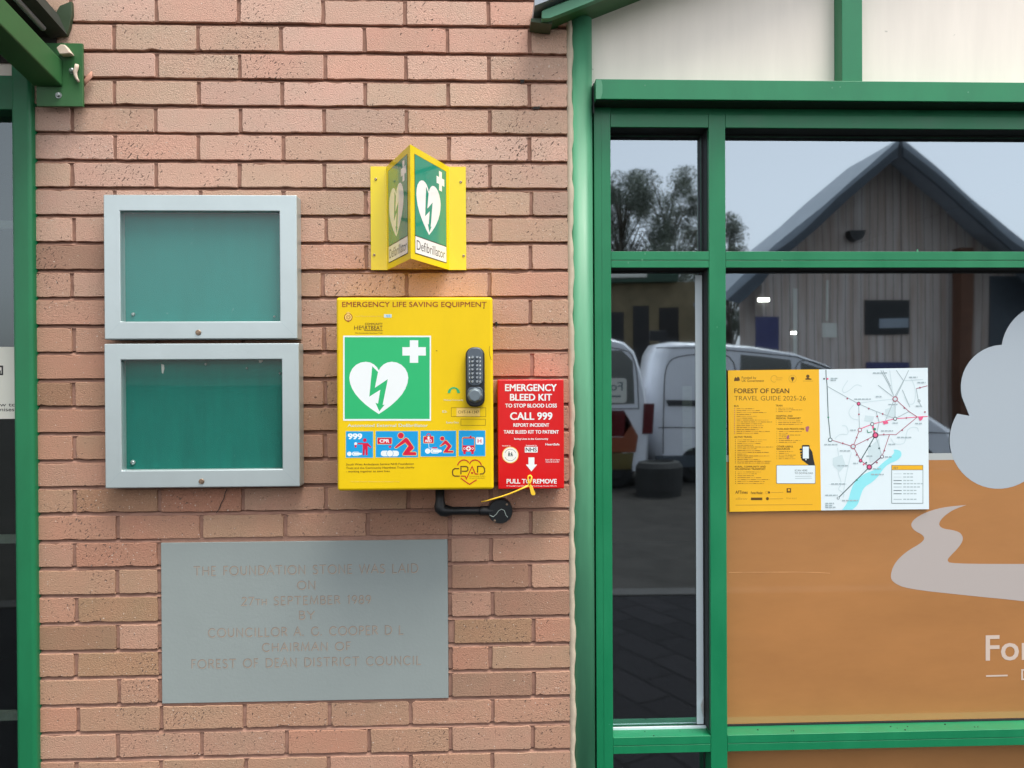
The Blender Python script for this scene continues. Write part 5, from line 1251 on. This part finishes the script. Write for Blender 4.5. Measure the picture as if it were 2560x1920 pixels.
# low stone building
LB = 20.0
lb = thing('stone_building', 'low olive brown building with dark openings mirrored in the narrow pane', 'building', mir(1560, 1100, LB))
ys = mir(1560, 800, LB).y
a_, c_ = mir(1250, 708, LB), mir(1745, 1000, LB)
b = MB(); b.box(a_.x, c_.x, ys-5, ys, -.13, a_.z); b.build('wall', M['sand'], lb)
a2, c2 = mir(1245, 668, LB), mir(1690, 710, LB)
b = MB(); b.box(a2.x, c2.x, ys-5.2, ys+.3, c2.z, a2.z); b.build('fascia', M['fasciagreen'], lb)
a2, c2 = mir(1440, 685, LB), mir(1611, 699, LB)
b = MB(); b.box(a2.x, c2.x, ys+.302, ys+.34, c2.z, a2.z); b.build('sign_band', M['paper'], lb)
for u0, v0, u1, v1 in ((1583, 765, 1625, 960), (1650, 770, 1700, 940), (1500, 780, 1560, 950)):
    a2, c2 = mir(u0, v0, LB), mir(u1, v1, LB); b = MB(); b.box(a2.x, c2.x, ys+.001, ys+.02, c2.z, a2.z); b.build('window', M['voiddark'], lb)

# vans
def van(label, prof, dist, depth, wheels, glassp, extras, bottom, seams=()):
    P_ = zg(prof, dist); y0 = P_[0].y
    t = thing('parked_van', label, 'van', (sum(q_.x for q_ in P_)/len(P_), y0-depth/2, -.13), 'white vans mirrored in the window')
    b = MB(); pts = [(q_.x, q_.z) for q_ in P_]; n = len(pts)
    cx = sum(q_[0] for q_ in pts)/n; cz = sum(q_[1] for q_ in pts)/n
    def ring(y, k, lift): return [Vector((cx+(x-cx)*k, y, cz+(z-cz)*k if z > cz else z)) for x, z in pts]
    b.loft([ring(y0-depth, .90, 0), ring(y0-depth+.12, .97, 0), ring(y0-depth+.4, 1, 0), ring(y0-.4, 1, 0), ring(y0-.14, .98, 0), ring(y0-.03, .945, 0), ring(y0, .91, 0)], smooth=True)
    b.build('body', M['vanwhite'], t)
    for u in wheels:
        c = mir(u, 1180, dist); w_ = MB(); w_.disc((c.x, y0-.22, .17), (0, 1, 0), [(0, .2), (.02, .3), (.2, .3), (.22, .27), (.225, .18)], 24); wh = w_.build('wheel', M['tyre'], t)
        w_ = MB(); w_.disc((c.x, y0+.006, .17), (0, 1, 0), [(0, .17), (.012, .15), (.004, .04)], 16); w_.build('rim', M['tyre'], wh)
    for g_ in glassp:
        q_ = zg(g_, dist); w_ = MB(); w_.prism([(k.x, k.z) for k in q_], y0-.01, y0+.006); w_.build('side_window', M['vanglass'], t, bevel=.004)
    for nm, poly_, m_ in extras:
        q_ = zg(poly_, dist); w_ = MB(); w_.prism([(k.x, k.z) for k in q_], y0-.02, y0+.02); w_.build(nm, M[m_], t, bevel=.006)
    for sm_ in seams:
        p = Print(lambda u, v, h: mir(u, v, dist)+Vector((0, .004+h, 0))); p.stroke(sm_, 2.4, 0); p.build('door_seam', [M['plasticblack']], t)
    return t, y0
van('white van with sloping bonnet mirrored across both panes',
    [(1628, 1174), (1622, 1080), (1626, 960), (1640, 885), (1656, 858), (1690, 850), (1780, 851), (1870, 859), (1990, 880), (2075, 912), (2160, 965), (2250, 1010), (2330, 1035), (2400, 1075), (2428, 1120), (2430, 1174)], 12.2, 1.45,
    (1740, 2300), [[(1850, 884), (1976, 900), (1982, 960), (1850, 960)], [(2000, 906), (2060, 925), (2140, 972), (2000, 968)]],
    [('door_handle', [(1662, 1002), (1740, 1002), (1740, 1017), (1668, 1017)], 'plasticblack'), ('side_trim', [(1640, 1140), (2400, 1140), (2400, 1170), (1640, 1170)], 'barge'), ('roof_vent', [(1626, 826), (1668, 826), (1670, 852), (1624, 852)], 'plasticblack')], 1195,
    [smooth([(1658, 1135), (1656, 960), (1668, 905), (1700, 888), (1762, 882), (1838, 884), (1842, 1000), (1840, 1135)]), smooth([(1988, 1135), (1986, 960), (1990, 894), (2062, 915), (2140, 958), (2200, 1020), (2200, 1135)]), [(1645, 1070), (2380, 1082)], [(1640, 870), (1760, 866), (1990, 893), (2120, 942)]])
van('white van with rounded tail and coloured graphics mirrored in the narrow pane',
    [(1180, 1176), (1180, 900), (1230, 850), (1400, 838), (1527, 842), (1566, 854), (1592, 878), (1608, 930), (1618, 980), (1630, 1040), (1630, 1176)], 11.8, 1.75,
    (1300, 1540), [[(1400, 876), (1555, 878), (1582, 906), (1586, 1010), (1400, 1016)]],
    [('tail_light', [(1608, 1010), (1634, 1010), (1632, 1085), (1606, 1085)], 'tail'), ('red_graphic', [(1400, 1026), (1560, 1026), (1580, 1060), (1560, 1090), (1400, 1090)], 'tail'), ('orange_graphic', [(1562, 1030), (1596, 1090), (1590, 1130), (1400, 1130), (1400, 1092), (1560, 1092)], 'orange'), ('olive_graphic', [(1400, 1132), (1586, 1132), (1580, 1172), (1400, 1172)], 'olive')], 1195, [[(1392, 870), (1390, 1190)], smooth([(1394, 868), (1560, 870), (1590, 900), (1596, 1020)]), [(1394, 1022), (1598, 1022)]])
vb_ = [o_ for o_ in bpy.data.objects if o_.get('label', '').startswith('white van with rounded tail')][0]
p = Print(lambda u, v, h: mir(u, v, 11.8)+Vector((0, .009+h, 0))); p.rrect(1440, 948, 1566, 1008, 8, 1); p.text('Forest', 1556, 1474, 978, 20, 0, .01); p.stroke([(1552, 992), (1490, 992)], 4, 0); p.build('window_sticker', [M['mapdark'], M['paper']], vb_)
pl = MB(); c = mir(1648, 1200, 11.1)
pl.disc((c.x, c.y, -.13), (0, 0, 1), [(0, .315), (.08, .315), (.081, .33), (.40, .33), (.47, .29), (.48, .21), (.44, .19)], 28); pl.org = Vector((c.x, c.y, -.13))
tag(pl.build('planter', M['planter']), 'round dark grey planter mirrored low in the narrow pane', 'planter')

# trees
def tree(u, vtop, dist, rad, label, leafm, n=2600, seed=1):
    rg = random.Random(seed); top = mir(u, vtop, dist); x, y = top.x, top.y; H = top.z
    t = thing('broadleaf_tree', label, 'tree', (x, y, -.13), 'trees mirrored above the vans')
    b = MB(); b.tube([(x, y, -.13), (x+.1, y, H*.3), (x-.1, y+.1, H*.6), (x, y, H*.88)], [.2, .14, .08, .02], 8)
    cl_ = []
    for i in range(36):
        a = rg.uniform(0, 6.28); hh = rg.uniform(.5, .97); rr = 1.4*rad*(.35+.75*math.sin(math.pi*min(1, (hh-.2)/.85)))*rg.uniform(.4, 1)
        c = Vector((x+rr*math.cos(a), y+rr*math.sin(a), H*hh)); cl_.append((c, rg.uniform(.35, .8)*rad*.55))
        b.tube([(x, y, H*max(.25, hh-.2)), (Vector((x, y, H*hh))+c)/2, c], [.04, .025, .01], 5)
    b.build('trunk', M['bark'], t)
    l = MB()
    for i in range(n):
        c, r_ = rg.choice(cl_)
        d = Vector((rg.gauss(0, 1), rg.gauss(0, 1), rg.gauss(0, 1.5))); d = d*(r_/max(.3, d.length))*rg.random()**.4
        q_ = c+d; s_ = rg.uniform(.016, .05)
        e1 = Vector((rg.gauss(0, 1), rg.gauss(0, 1), rg.gauss(0, 1))).normalized(); e2 = e1.cross(Vector((rg.gauss(0, 1), rg.gauss(0, 1), rg.gauss(0, 1)))).normalized()
        l.add([q_-e1*s_*1.6, q_+e2*s_*.6, q_+e1*s_*1.6, q_-e2*s_*.6], [(0, 1, 2, 3)])
    l.build('crown', leafm, t, )
tree(1668, 430, 34, 2.2, 'tall dark tree mirrored in the upper narrow pane', M['leaf'], 30000, 2)
tree(1550, 460, 32, 2.0, 'broad tree at the left of the mirrored trees', M['leaf2'], 28000, 5)
tree(1824, 618, 36, 1.0, 'lower tree mirrored beside the timber gable', M['leaf2'], 14000, 9)
tree(1690, 560, 42, 1.7, 'distant bushy tree between the mirrored trees', M['leaf'], 14000, 12)
